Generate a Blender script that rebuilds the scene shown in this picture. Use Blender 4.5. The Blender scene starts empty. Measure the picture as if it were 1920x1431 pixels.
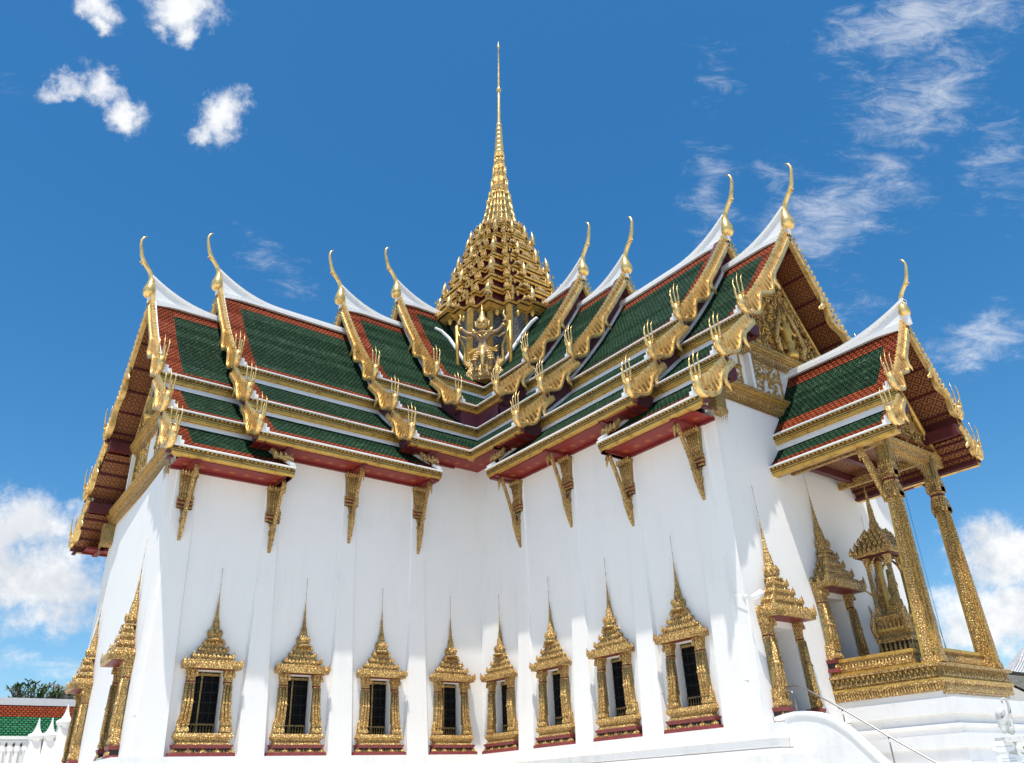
import bpy, math, random
from mathutils import Vector, Matrix
random.seed(7)
S = bpy.context.scene
COL = S.collection
R = math.radians

# ------------------------------------------------------------------ camera
cam_d = bpy.data.cameras.new('camera')
cam = bpy.data.objects.new('camera', cam_d); COL.objects.link(cam)
cam_d.sensor_width = 36.0; cam_d.lens = 36.0*1513.9/1920
cam_d.clip_start = 0.1; cam_d.clip_end = 5000
RT = Vector((-0.79062, 0.61095, -0.04078)); UP = Vector((0.2514, 0.38462, 0.88818)); FW = Vector((-0.55831, -0.69196, 0.45768))
CAM = Vector((33.279, 43.021, -1.936))
m = Matrix((RT, UP, -FW)).transposed().to_4x4(); m.translation = CAM
cam.matrix_world = m
S.camera = cam
S.render.resolution_x = 1024; S.render.resolution_y = 763

# ------------------------------------------------------------------ light
SUN = Vector((0.185, 0.165, 0.970)).normalized()
el = math.asin(SUN.z); az = math.atan2(SUN.x, SUN.y)
W = bpy.data.worlds.new('World'); S.world = W; W.use_nodes = True
nt = W.node_tree; N = nt.nodes; L = nt.links; N.clear()
def nd(tree, typ, **kw):
    n = tree.nodes.new(typ)
    for k, v in kw.items():
        if k.startswith('i_'):
            key = k[2:]
            n.inputs[int(key) if key.isdigit() else key.replace('_', ' ')].default_value = v
        else: setattr(n, k, v)
    return n
def mth(tree, op, a, b=None, clamp=False):
    n = tree.nodes.new('ShaderNodeMath'); n.operation = op; n.use_clamp = clamp
    for i, x in enumerate((a, b)):
        if x is None: continue
        if isinstance(x, (int, float)): n.inputs[i].default_value = x
        else: tree.links.new(x, n.inputs[i])
    return n.outputs[0]
sky = nd(nt, 'ShaderNodeTexSky', sky_type='NISHITA', sun_disc=False)
sky.sun_elevation = el; sky.sun_rotation = az; sky.air_density = 1.0; sky.dust_density = 0.35; sky.ozone_density = 3.0
tc = nd(nt, 'ShaderNodeTexCoord')
def dotv(v):
    n = nt.nodes.new('ShaderNodeVectorMath'); n.operation = 'DOT_PRODUCT'
    L.new(tc.outputs['Generated'], n.inputs[0]); n.inputs[1].default_value = v; return n.outputs['Value']
# the clouds hang at fixed compass directions in the sky
az0 = Vector((-0.558, -0.692, 0.458)).normalized(); ex = Vector((-0.7906, 0.611, -0.041)); ey = az0.cross(ex) * -1
if ey.z < 0: ey = -ey
df = mth(nt, 'MAXIMUM', dotv(az0), 0.05)
px = mth(nt, 'DIVIDE', dotv(ex), df); py = mth(nt, 'DIVIDE', dotv(ey), df)
cmb = nd(nt, 'ShaderNodeCombineXYZ'); L.new(px, cmb.inputs[0]); L.new(py, cmb.inputs[1])
def noise(tree, vec, scale, detail=8, rough=0.6, dist=0.0, sc=None):
    n = nd(tree, 'ShaderNodeTexNoise'); n.inputs['Scale'].default_value = scale
    n.inputs['Detail'].default_value = detail; n.inputs['Roughness'].default_value = rough; n.inputs['Distortion'].default_value = dist
    if sc:
        mp = nd(tree, 'ShaderNodeMapping'); mp.inputs['Scale'].default_value = sc[0]; mp.inputs['Rotation'].default_value = (0, 0, sc[1])
        tree.links.new(vec, mp.inputs[0]); vec = mp.outputs[0]
    tree.links.new(vec, n.inputs['Vector']); return n.outputs['Fac']
# warp the cloud field so that outlines are ragged
wn = nd(nt, 'ShaderNodeTexNoise'); wn.inputs['Scale'].default_value = 14; wn.inputs['Detail'].default_value = 7; wn.inputs['Roughness'].default_value = .65
L.new(cmb.outputs[0], wn.inputs['Vector'])
w1 = nd(nt, 'ShaderNodeVectorMath', operation='SUBTRACT'); L.new(wn.outputs['Color'], w1.inputs[0]); w1.inputs[1].default_value = (.5, .5, .5)
w2 = nd(nt, 'ShaderNodeVectorMath', operation='SCALE'); L.new(w1.outputs[0], w2.inputs[0]); w2.inputs['Scale'].default_value = .085
w3 = nd(nt, 'ShaderNodeVectorMath', operation='ADD'); L.new(cmb.outputs[0], w3.inputs[0]); L.new(w2.outputs[0], w3.inputs[1])
sep = nd(nt, 'ShaderNodeSeparateXYZ'); L.new(w3.outputs[0], sep.inputs[0])
def blob(u, v, su, sv, rot=0., amp=1.):
    cx, cy = (u-960)/1514, (715-v)/1514; su /= 1514; sv /= 1514
    a = mth(nt, 'SUBTRACT', sep.outputs[0], cx); b = mth(nt, 'SUBTRACT', sep.outputs[1], cy)
    c, s = math.cos(R(rot)), math.sin(R(rot))
    p = mth(nt, 'DIVIDE', mth(nt, 'ADD', mth(nt, 'MULTIPLY', a, c), mth(nt, 'MULTIPLY', b, s)), su)
    q = mth(nt, 'DIVIDE', mth(nt, 'SUBTRACT', mth(nt, 'MULTIPLY', b, c), mth(nt, 'MULTIPLY', a, s)), sv)
    d2 = mth(nt, 'ADD', mth(nt, 'MULTIPLY', p, p), mth(nt, 'MULTIPLY', q, q))
    return mth(nt, 'MULTIPLY', mth(nt, 'POWER', 2.718, mth(nt, 'MULTIPLY', d2, -1.0)), amp)
def total(bl):
    o = bl[0]
    for b in bl[1:]: o = mth(nt, 'MAXIMUM', o, b)
    return o
def ramp(x, a, b, tree=None):
    tree = tree or nt
    n = nd(tree, 'ShaderNodeMapRange', interpolation_type='SMOOTHSTEP'); tree.links.new(x, n.inputs['Value'])
    n.inputs['From Min'].default_value = a; n.inputs['From Max'].default_value = b; return n.outputs['Result']
puff = total([blob(415, 215, 66, 48, 50), blob(378, 250, 40, 24, -10, .8), blob(455, 170, 30, 26, 0, .62), blob(352, 12, 80, 60, 10, 1.05), blob(362, 68, 30, 34, 0, .8), blob(305, 62, 28, 26, 20, .72),
              blob(178, 8, 58, 42, -25, .95), blob(190, 48, 34, 22, -20, .8), blob(205, 172, 66, 38, -35, .95), blob(130, 165, 85, 24, 0, .78), blob(236, 225, 48, 38, -35, 1.0),
              blob(50, 975, 125, 72, -12, 1.05), blob(70, 1085, 170, 90, -8, 1.1), blob(-30, 1010, 110, 110, 0, 1.1), blob(150, 1010, 70, 70, 0, .8), blob(90, 1160, 150, 55, 0, .85), blob(150, 1110, 80, 75, 0, .9), blob(160, 950, 50, 40, 0, .6),
              blob(1885, 1050, 110, 75, 0, 1.1), blob(1810, 1150, 95, 75, -20, 1.), blob(1900, 1150, 150, 85, 0, 1.1), blob(1772, 1010, 26, 18, 0, .55)])
n1 = noise(nt, cmb.outputs[0], 26, 12, .66)
dens = ramp(mth(nt, 'ADD', puff, mth(nt, 'MULTIPLY', mth(nt, 'SUBTRACT', n1, .5), 1.15)), .30, 1.02)
wis = total([blob(1730, 40, 210, 80, 15, .95), blob(1720, 190, 200, 95, 35, .80), blob(1560, 400, 230, 85, 25, .80), blob(1335, 370, 60, 130, 0, .66), blob(1450, 340, 60, 60, 0, .62), blob(1520, 610, 170, 70, 20, .58), blob(1830, 640, 120, 60, 20, .92),
             blob(520, 500, 110, 55, -40, .58), blob(1870, 300, 110, 120, 0, .62), blob(120, 1250, 220, 26, -4, .85), blob(60, 1195, 160, 20, 0, .6), blob(1340, 140, 70, 70, 40, .52), blob(20, 160, 80, 30, 0, .4)])
n2 = noise(nt, cmb.outputs[0], 16, 14, .74, .5, ((1.0, 2.6, 1), R(-28)))
wd = mth(nt, 'MULTIPLY', ramp(mth(nt, 'ADD', wis, mth(nt, 'MULTIPLY', mth(nt, 'SUBTRACT', n2, .5), 2.0)), .30, 1.55), .78)
alpha = mth(nt, 'MAXIMUM', mth(nt, 'MULTIPLY', dens, .97), wd)
n3 = noise(nt, cmb.outputs[0], 9, 8, .6)
low = ramp(sep.outputs[1], -.25, -.05)
shade = mth(nt, 'MAXIMUM', mth(nt, 'MULTIPLY', low, .8), ramp(mth(nt, 'ADD', n3, mth(nt, 'MULTIPLY', n1, .35)), .55, .86))
CLD = 7.0
cc = nd(nt, 'ShaderNodeMix', data_type='RGBA'); L.new(shade, cc.inputs['Factor'])
cc.inputs[6].default_value = (CLD*.86, CLD*.90, CLD*.96, 1); cc.inputs[7].default_value = (CLD*1.28, CLD*1.28, CLD*1.28, 1)
hs = nd(nt, 'ShaderNodeHueSaturation'); hs.inputs['Saturation'].default_value = 1.33; hs.inputs['Value'].default_value = 1.27; hs.inputs['Hue'].default_value = .494
L.new(sky.outputs[0], hs.inputs['Color'])
mx = nd(nt, 'ShaderNodeMix', data_type='RGBA'); L.new(alpha, mx.inputs['Factor']); L.new(hs.outputs[0], mx.inputs[6]); L.new(cc.outputs[2], mx.inputs[7])
bg = nd(nt, 'ShaderNodeBackground'); bg.inputs['Strength'].default_value = .085
L.new(mx.outputs[2], bg.inputs['Color'])
wo = nd(nt, 'ShaderNodeOutputWorld'); L.new(bg.outputs[0], wo.inputs[0])

sun_d = bpy.data.lights.new('sun', 'SUN'); sun_d.energy = 4.2; sun_d.angle = R(.55); sun_d.color = (1, .955, .88)
sun = bpy.data.objects.new('sun', sun_d); COL.objects.link(sun)
sun.rotation_euler = SUN.to_track_quat('Z', 'Y').to_euler(); sun.location = (0, 0, 90)
S.view_settings.view_transform = 'Standard'; S.view_settings.look = 'None'; S.view_settings.exposure = 0.52; S.view_settings.gamma = 1
S.render.engine = 'CYCLES'

# ------------------------------------------------------------------ materials
def mat(name, color, rough=.6, metal=0., var=None, vscale=3., bump=None, spec=.5):
    """var=(colour2, contrast lo, hi) noise blend; bump=(scale, strength, distance)"""
    m = bpy.data.materials.new(name); m.use_nodes = True; t = m.node_tree
    b = t.nodes['Principled BSDF']; b.inputs['Roughness'].default_value = rough; b.inputs['Metallic'].default_value = metal
    b.inputs['Base Color'].default_value = (*color, 1); b.inputs['Specular IOR Level'].default_value = spec
    co = nd(t, 'ShaderNodeTexCoord').outputs['Object']
    if var:
        f = ramp(noise(t, co, vscale, 8, .65), var[1], var[2], t)
        x = nd(t, 'ShaderNodeMix', data_type='RGBA'); t.links.new(f, x.inputs['Factor'])
        x.inputs[6].default_value = (*color, 1); x.inputs[7].default_value = (*var[0], 1); t.links.new(x.outputs[2], b.inputs['Base Color'])
    if bump:
        bp = nd(t, 'ShaderNodeBump'); bp.inputs['Strength'].default_value = bump[1]; bp.inputs['Distance'].default_value = bump[2]
        t.links.new(noise(t, co, bump[0], 5, .6), bp.inputs['Height']); t.links.new(bp.outputs[0], b.inputs['Normal'])
    return m
M = {}
def plaster(name, base, dirt, amount):
    m = mat(name, base, .75); t = m.node_tree; b = t.nodes['Principled BSDF']
    co = nd(t, 'ShaderNodeTexCoord').outputs['Object']
    mp = nd(t, 'ShaderNodeMapping'); mp.inputs['Scale'].default_value = (1.6, 1.6, .16); t.links.new(co, mp.inputs[0])
    a = noise(t, mp.outputs[0], 1.5, 9, .68); c = noise(t, co, .5, 5, .6)
    f = mth(t, 'MULTIPLY', ramp(mth(t, 'ADD', mth(t, 'MULTIPLY', a, .6), mth(t, 'MULTIPLY', c, .4)), .48, .68, t), amount)
    x = nd(t, 'ShaderNodeMix', data_type='RGBA'); t.links.new(f, x.inputs['Factor'])
    x.inputs[6].default_value = (*base, 1); x.inputs[7].default_value = (*dirt, 1); t.links.new(x.outputs[2], b.inputs['Base Color'])
    bp = nd(t, 'ShaderNodeBump'); bp.inputs['Strength'].default_value = .25 if 'trim' not in name else .06; bp.inputs['Distance'].default_value = .03
    t.links.new(noise(t, co, 5, 6, .6), bp.inputs['Height']); t.links.new(bp.outputs[0], b.inputs['Normal'])
    return m
M['plaster'] = plaster('white_plaster', (.82, .80, .77), (.68, .66, .63), .30)
M['trim'] = plaster('white_trim', (.82, .81, .79), (.68, .67, .65), .35)
M['terrace'] = plaster('terrace_plaster', (.82, .80, .77), (.64, .62, .58), .5)
def gold_plain(name, col, rough, metal):
    m = mat(name, col, rough, metal, ((col[0]*.50, col[1]*.40, col[2]*.28), .46, .74), 3.4, (9, .5, .03)); return m
M['gold'] = gold_plain('gilded_metal', (.88, .60, .225), .33, .58)
M['gold_flat'] = gold_plain('gilded_moulding', (.68, .42, .10), .42, .55)
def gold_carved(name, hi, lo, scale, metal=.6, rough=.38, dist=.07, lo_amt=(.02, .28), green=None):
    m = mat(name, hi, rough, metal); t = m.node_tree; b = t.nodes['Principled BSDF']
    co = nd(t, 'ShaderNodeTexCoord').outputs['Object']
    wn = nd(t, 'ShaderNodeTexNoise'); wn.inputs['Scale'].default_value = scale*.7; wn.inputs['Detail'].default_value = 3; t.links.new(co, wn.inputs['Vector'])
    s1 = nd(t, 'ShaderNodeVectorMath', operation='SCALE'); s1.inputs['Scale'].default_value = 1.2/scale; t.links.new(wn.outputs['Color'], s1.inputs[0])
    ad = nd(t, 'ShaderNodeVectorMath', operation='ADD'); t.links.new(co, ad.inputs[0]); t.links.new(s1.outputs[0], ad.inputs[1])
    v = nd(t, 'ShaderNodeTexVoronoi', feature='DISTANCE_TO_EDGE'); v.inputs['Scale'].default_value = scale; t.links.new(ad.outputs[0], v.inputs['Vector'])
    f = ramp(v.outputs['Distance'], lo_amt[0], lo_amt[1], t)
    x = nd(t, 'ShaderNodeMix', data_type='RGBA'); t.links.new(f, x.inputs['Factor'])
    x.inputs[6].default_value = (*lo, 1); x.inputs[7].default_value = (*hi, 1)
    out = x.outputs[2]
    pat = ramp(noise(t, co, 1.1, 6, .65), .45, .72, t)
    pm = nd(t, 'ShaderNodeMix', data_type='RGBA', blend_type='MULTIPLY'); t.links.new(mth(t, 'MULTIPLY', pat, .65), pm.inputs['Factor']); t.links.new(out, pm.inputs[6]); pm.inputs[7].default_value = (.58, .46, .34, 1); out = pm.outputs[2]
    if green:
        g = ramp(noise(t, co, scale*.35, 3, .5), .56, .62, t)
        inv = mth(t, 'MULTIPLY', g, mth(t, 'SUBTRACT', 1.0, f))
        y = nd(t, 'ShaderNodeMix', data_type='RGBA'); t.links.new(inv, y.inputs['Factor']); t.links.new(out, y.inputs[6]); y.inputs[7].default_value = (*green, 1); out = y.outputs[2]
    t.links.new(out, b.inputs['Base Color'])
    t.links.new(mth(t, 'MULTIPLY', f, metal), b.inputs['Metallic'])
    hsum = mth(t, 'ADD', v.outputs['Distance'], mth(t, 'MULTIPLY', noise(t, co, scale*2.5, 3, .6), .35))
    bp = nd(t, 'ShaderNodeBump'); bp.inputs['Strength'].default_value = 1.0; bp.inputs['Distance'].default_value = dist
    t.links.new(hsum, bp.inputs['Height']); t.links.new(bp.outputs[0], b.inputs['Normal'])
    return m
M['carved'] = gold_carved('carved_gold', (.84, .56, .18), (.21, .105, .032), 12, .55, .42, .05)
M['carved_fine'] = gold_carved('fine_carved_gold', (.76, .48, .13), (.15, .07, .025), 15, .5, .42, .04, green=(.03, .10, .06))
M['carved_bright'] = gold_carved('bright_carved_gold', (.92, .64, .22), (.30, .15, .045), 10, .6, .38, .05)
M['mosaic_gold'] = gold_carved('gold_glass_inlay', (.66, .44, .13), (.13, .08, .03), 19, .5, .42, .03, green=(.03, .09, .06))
M['lacquer'] = mat('red_lacquer', (.17, .014, .013), .5, 0, ((.12, .01, .01), .4, .7), 4)
M['lacquer_dark'] = mat('dark_red_lacquer', (.095, .013, .014), .5, 0, ((.06, .008, .01), .4, .7), 4)
M['purple'] = mat('maroon_gable_paint', (.115, .028, .045), .55, 0, ((.075, .018, .03), .4, .7), 1.5)
M['base_red'] = mat('painted_red_base', (.25, .04, .038), .5, 0, ((.17, .03, .03), .4, .7), 5)
M['dark'] = mat('dark_recess', (.02, .012, .01), .6)
M['black_iron'] = mat('black_iron', (.018, .018, .018), .6, spec=.15)
M['steel'] = mat('handrail_steel', (.25, .24, .23), .3, .8)
M['glass'] = mat('dark_window_glass', (.004, .004, .005), .3, 0, None, 1, None, .06)
M['marble'] = mat('grey_marble_floor', (.30, .38, .36), .4)
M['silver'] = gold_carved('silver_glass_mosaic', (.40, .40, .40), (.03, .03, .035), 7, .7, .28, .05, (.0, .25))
M['skin_bronze'] = mat('dark_bronze_skin', (.34, .22, .11), .5, .15, ((.22, .12, .05), .45, .7), 4)
M['white_paint'] = mat('white_paint', (.8, .8, .8), .5)
M['wood'] = mat('tree_bark', (.20, .17, .15), .8, 0, ((.11, .09, .08), .4, .7), 3)
def leafmat(name, a, b_):
    m = mat(name, a, .55, 0, (b_, .35, .7), 1.3); return m
M['leaf'] = leafmat('leaf_green', (.055, .11, .02), (.10, .17, .04))
M['leaf2'] = leafmat('leaf_bright', (.10, .20, .03), (.06, .12, .02))

def patterned(name, ground, gold, kind, scale):
    m = mat(name, ground, .5); t = m.node_tree; b = t.nodes['Principled BSDF']
    uv = nd(t, 'ShaderNodeTexCoord').outputs['UV']
    mp = nd(t, 'ShaderNodeMapping'); mp.inputs['Scale'].default_value = (scale, scale, 1)
    t.links.new(uv, mp.inputs[0]); sp = nd(t, 'ShaderNodeSeparateXYZ'); t.links.new(mp.outputs[0], sp.inputs[0])
    fx = mth(t, 'SUBTRACT', mth(t, 'FRACT', sp.outputs[0]), .5); fy = mth(t, 'SUBTRACT', mth(t, 'FRACT', sp.outputs[1]), .5)
    ax = mth(t, 'ABSOLUTE', fx); ay = mth(t, 'ABSOLUTE', fy)
    if kind == 'flower':
        r = mth(t, 'SQRT', mth(t, 'ADD', mth(t, 'MULTIPLY', fx, fx), mth(t, 'MULTIPLY', fy, fy)))
        an = mth(t, 'ARCTAN2', fy, fx)
        rr = mth(t, 'ADD', .20, mth(t, 'MULTIPLY', mth(t, 'COSINE', mth(t, 'MULTIPLY', an, 8.)), .07))
        f = mth(t, 'MULTIPLY', mth(t, 'LESS_THAN', r, rr), .55)
    else:
        d = mth(t, 'ADD', ax, ay)
        w = mth(t, 'PINGPONG', mth(t, 'MULTIPLY', d, 3.0), .5)
        nz = noise(t, mp.outputs[0], 6, 3, .6)
        f = mth(t, 'MULTIPLY', ramp(mth(t, 'ADD', w, mth(t, 'MULTIPLY', mth(t, 'SUBTRACT', nz, .5), .9)), .25, .36, t), .75)
    x = nd(t, 'ShaderNodeMix', data_type='RGBA'); t.links.new(f, x.inputs['Factor'])
    x.inputs[6].default_value = (*ground, 1); x.inputs[7].default_value = (*gold, 1); t.links.new(x.outputs[2], b.inputs['Base Color'])
    t.links.new(mth(t, 'MULTIPLY', f, .6), b.inputs['Metallic'])
    return m
M['soffit'] = patterned('red_soffit_gold_flowers', (.21, .016, .012), (.52, .19, .05), 'flower', 1.45)
M['lattice'] = patterned('maroon_soffit_gold_lattice', (.085, .012, .008), (.42, .19, .045), 'lattice', 1.9)

def tiles(name, c1, c2, pale, rough=.7):
    m = mat(name, c1, rough, spec=.07); t = m.node_tree; b = t.nodes['Principled BSDF']
    uv = nd(t, 'ShaderNodeTexCoord').outputs['UV']; co = nd(t, 'ShaderNodeTexCoord').outputs['Object']
    br = nd(t, 'ShaderNodeTexBrick'); t.links.new(uv, br.inputs['Vector'])
    br.inputs['Scale'].default_value = 1; br.inputs['Brick Width'].default_value = .24; br.inputs['Row Height'].default_value = .20
    br.inputs['Mortar Size'].default_value = .05; br.inputs['Mortar Smooth'].default_value = .6; br.inputs['Bias'].default_value = -.1
    br.inputs['Color1'].default_value = (*c1, 1); br.inputs['Color2'].default_value = (*c2, 1)
    br.inputs['Mortar'].default_value = (c1[0]*.15, c1[1]*.15, c1[2]*.15, 1)
    f = ramp(noise(t, co, 1.2, 8, .7), .52, .78, t)
    f = mth(t, 'MULTIPLY', f, .22)
    sp = ramp(noise(t, co, 7, 2, .5), .66, .72, t)  # pale specks painted into the tile colour as glints off the glaze
    f = mth(t, 'MAXIMUM', f, mth(t, 'MULTIPLY', sp, .55))
    x = nd(t, 'ShaderNodeMix', data_type='RGBA'); t.links.new(f, x.inputs['Factor']); t.links.new(br.outputs['Color'], x.inputs[6]); x.inputs[7].default_value = (*pale, 1)
    t.links.new(x.outputs[2], b.inputs['Base Color'])
    s = nd(t, 'ShaderNodeSeparateXYZ'); t.links.new(uv, s.inputs[0])
    saw = mth(t, 'FRACT', mth(t, 'DIVIDE', s.outputs[1], .20))
    h = mth(t, 'ADD', saw, mth(t, 'MULTIPLY', br.outputs['Fac'], -.5))
    h = mth(t, 'ADD', h, mth(t, 'MULTIPLY', noise(t, co, 5, 3, .6), 1.3))
    bp = nd(t, 'ShaderNodeBump'); bp.inputs['Strength'].default_value = 1.0; bp.inputs['Distance'].default_value = .07
    t.links.new(h, bp.inputs['Height']); t.links.new(bp.outputs[0], b.inputs['Normal'])
    return m
M['tile_green'] = tiles('green_glazed_tiles', (.010, .044, .018), (.020, .074, .034), (.17, .25, .16))
M['tile_red'] = tiles('orange_glazed_tiles', (.33, .058, .016), (.22, .036, .012), (.48, .16, .07))
M['tile_green2'] = tiles('bright_green_tiles', (.012, .13, .05), (.03, .19, .08), (.30, .42, .32))
M['tile_grey'] = tiles('grey_concrete_tiles', (.34, .32, .27), (.24, .23, .19), (.50, .49, .44), .7)
M['tile_white'] = tiles('white_roof_tiles', (.80, .80, .80), (.72, .73, .74), (.8, .8, .8), .6)
def tiled_bell():
    m = gold_carved('gold_scale_tiles', (.62, .42, .13), (.03, .06, .03), 6, .5, .35, .05, (.03, .22)); return m
M['bell'] = tiled_bell()

# ------------------------------------------------------------------ mesh builder
class MB:
    def __init__(s, T=None): s.v = []; s.f = []; s.m = []; s.uv = []; s.T = T or (lambda a, b, c: (a, b, c)); s.sm = []
    def V(s, p): s.v.append(s.T(*p)); return len(s.v)-1
    def face(s, pts, m, uv=None, sm=False):
        s.f.append([s.V(p) for p in pts]); s.m.append(m); s.uv.append(uv); s.sm.append(sm)
    def facei(s, idx, m, sm=False): s.f.append(list(idx)); s.m.append(m); s.uv.append(None); s.sm.append(sm)
    def box(s, x0, x1, y0, y1, z0, z1, m):
        P = [s.V(p) for p in ((x0,y0,z0),(x1,y0,z0),(x1,y1,z0),(x0,y1,z0),(x0,y0,z1),(x1,y0,z1),(x1,y1,z1),(x0,y1,z1))]
        for q in ((0,3,2,1),(4,5,6,7),(0,1,5,4),(1,2,6,5),(2,3,7,6),(3,0,4,7)): s.facei([P[i] for i in q], m)
    def frust(s, c, h0, h1, z0, z1, m, d0=None, d1=None):
        """square frustum centred c=(x,y), half sizes"""
        d0 = h0 if d0 is None else d0; d1 = h1 if d1 is None else d1; x, y = c
        P = [s.V(p) for p in ((x-h0,y-d0,z0),(x+h0,y-d0,z0),(x+h0,y+d0,z0),(x-h0,y+d0,z0),(x-h1,y-d1,z1),(x+h1,y-d1,z1),(x+h1,y+d1,z1),(x-h1,y+d1,z1))]
        for q in ((0,3,2,1),(4,5,6,7),(0,1,5,4),(1,2,6,5),(2,3,7,6),(3,0,4,7)): s.facei([P[i] for i in q], m)
    def extr(s, poly, axis, a, b, m, caps=True, mats=None):
        """poly of 2-tuples in the two other axes, extruded along axis ('x','y','z')"""
        def P(q, w):
            return {'x': (w, q[0], q[1]), 'y': (q[0], w, q[1]), 'z': (q[0], q[1], w)}[axis]
        A = [s.V(P(q, a)) for q in poly]; B = [s.V(P(q, b)) for q in poly]; n = len(poly)
        for i in range(n): s.facei((A[i], A[(i+1) % n], B[(i+1) % n], B[i]), mats[i] if mats else m)
        if caps: s.facei(A[::-1], m); s.facei(B, m)
    def strip(s, top, bot, axis, a, b, m):
        """thick ribbon: matching polylines top/bot in the plane, thickness a..b along axis"""
        def P(q, w): return {'x': (w, q[0], q[1]), 'y': (q[0], w, q[1])}[axis]
        idx = [[s.V(P(q, w)) for q in line] for line in (top, bot) for w in (a, b)]
        ta, tb, ba, bb = idx
        for i in range(len(top)-1):
            s.facei((ta[i], ta[i+1], tb[i+1], tb[i]), m); s.facei((ba[i], bb[i], bb[i+1], ba[i+1]), m)
            s.facei((ta[i], ba[i], ba[i+1], ta[i+1]), m); s.facei((tb[i], tb[i+1], bb[i+1], bb[i]), m)
        s.facei((ta[0], tb[0], bb[0], ba[0]), m); s.facei((ta[-1], ba[-1], bb[-1], tb[-1]), m)
    def tube(s, pts, rad, m, seg=8, flat=1.0, axis=(1, 0, 0)):
        """tube through pts with radii; flat squashes along axis direction (wing-local)"""
        pts = [Vector(p) for p in pts]; rings = []; ref = Vector(axis)
        for i, p in enumerate(pts):
            d = (pts[min(i+1, len(pts)-1)] - pts[max(i-1, 0)]).normalized()
            u = ref - d*ref.dot(d)
            if u.length < .05: u = Vector((0, 0, 1)) - d*d.z
            u.normalize(); w = d.cross(u)
            rings.append([s.V(p + u*(rad[i]*flat*math.cos(2*math.pi*k/seg)) + w*(rad[i]*math.sin(2*math.pi*k/seg))) for k in range(seg)])
        for a, b in zip(rings, rings[1:]):
            for k in range(seg): s.facei((a[k], a[(k+1) % seg], b[(k+1) % seg], b[k]), m, True)
        s.facei(rings[0][::-1], m); s.facei(rings[-1], m)
    def lathe(s, c, prof, m, seg=12, sm=True, rot=0., sy=1.0):
        rings = [[s.V((c[0]+r*math.cos(2*math.pi*(k+rot)/seg), c[1]+sy*r*math.sin(2*math.pi*(k+rot)/seg), z)) for k in range(seg)] for r, z in prof]
        for a, b in zip(rings, rings[1:]):
            for k in range(seg): s.facei((a[k], a[(k+1) % seg], b[(k+1) % seg], b[k]), m, sm)
        s.facei(rings[0][::-1], m); s.facei(rings[-1], m)
    def leaf(s, p, w, h, m, out=(0, 0), th=.35):
        """small flame shaped antefix standing at p, leaning by out"""
        x, y, z = p; a = w/2; t = a*th*2
        q = [(x-a, y-t, z), (x+a, y-t, z), (x+a, y+t, z), (x-a, y+t, z)]
        k = 1.15; mid = [(x-a*k, y-t, z+h*.3), (x+a*k, y-t, z+h*.3), (x+a*k, y+t, z+h*.3), (x-a*k, y+t, z+h*.3)]
        I = [s.V(u) for u in q]; J = [s.V(u) for u in mid]; A = s.V((x+out[0], y+out[1], z+h))
        for i in range(4):
            j = (i+1) % 4
            s.facei((I[i], I[j], J[j], J[i]), m); s.facei((J[i], J[j], A), m)
    def build(s, name, parent=None, smooth=False):
        me = bpy.data.meshes.new(name); off = Vector((0, 0, 0))
        if parent is not None: off = WL[parent.name]
        me.from_pydata([tuple(Vector(v)-off) for v in s.v], [], s.f)
        names = []
        for k in s.m:
            if k not in names: names.append(k)
        for k in names: me.materials.append(M[k])
        me.polygons.foreach_set('material_index', [names.index(k) for k in s.m])
        me.polygons.foreach_set('use_smooth', [bool(x or smooth) for x in s.sm])
        if any(s.uv):
            ul = me.uv_layers.new(name='uv')
            for p, uv in zip(me.polygons, s.uv):
                if uv:
                    for li, q in zip(p.loop_indices, uv): ul.data[li].uv = q
        me.update()
        import bmesh
        b = bmesh.new(); b.from_mesh(me); bmesh.ops.recalc_face_normals(b, faces=b.faces); b.to_mesh(me); b.free()
        o = bpy.data.objects.new(name, me); COL.objects.link(o)
        if parent is not None: o.parent = parent
        WL[o.name] = off.copy()
        return o
WL = {}
def thing(name, loc, label, cat, group=None):
    o = bpy.data.objects.new(name, None); COL.objects.link(o); o.location = loc; o.empty_display_size = .3
    o['label'] = label; o['category'] = cat
    if group: o['group'] = group
    WL[o.name] = Vector(loc); return o
def tag(o, label=None, cat=None, group=None, kind=None):
    for k, v in (('label', label), ('category', cat), ('group', group), ('kind', kind)):
        if v: o[k] = v
    return o
def holder(name, parent, label=None):
    """an Empty that is a part and carries sub-parts, at its thing's base"""
    o = bpy.data.objects.new(name, None); COL.objects.link(o); o.parent = parent; o.empty_display_size = .2
    WL[o.name] = WL[parent.name].copy()
    if label: o['label'] = label
    return o
def lerp(a, b, t): return a+(b-a)*t
# ------------------------------------------------------------------ ground and setting
g = MB(); g.face([(-900,-900,-3.5),(900,-900,-3.5),(900,900,-3.5),(-900,900,-3.5)], 'paving')
M['paving'] = mat('pale_paving', (.70, .66, .58), .8, 0, ((.62, .58, .50), .4, .65), .6)
tag(g.build('ground'), kind='structure')

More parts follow.
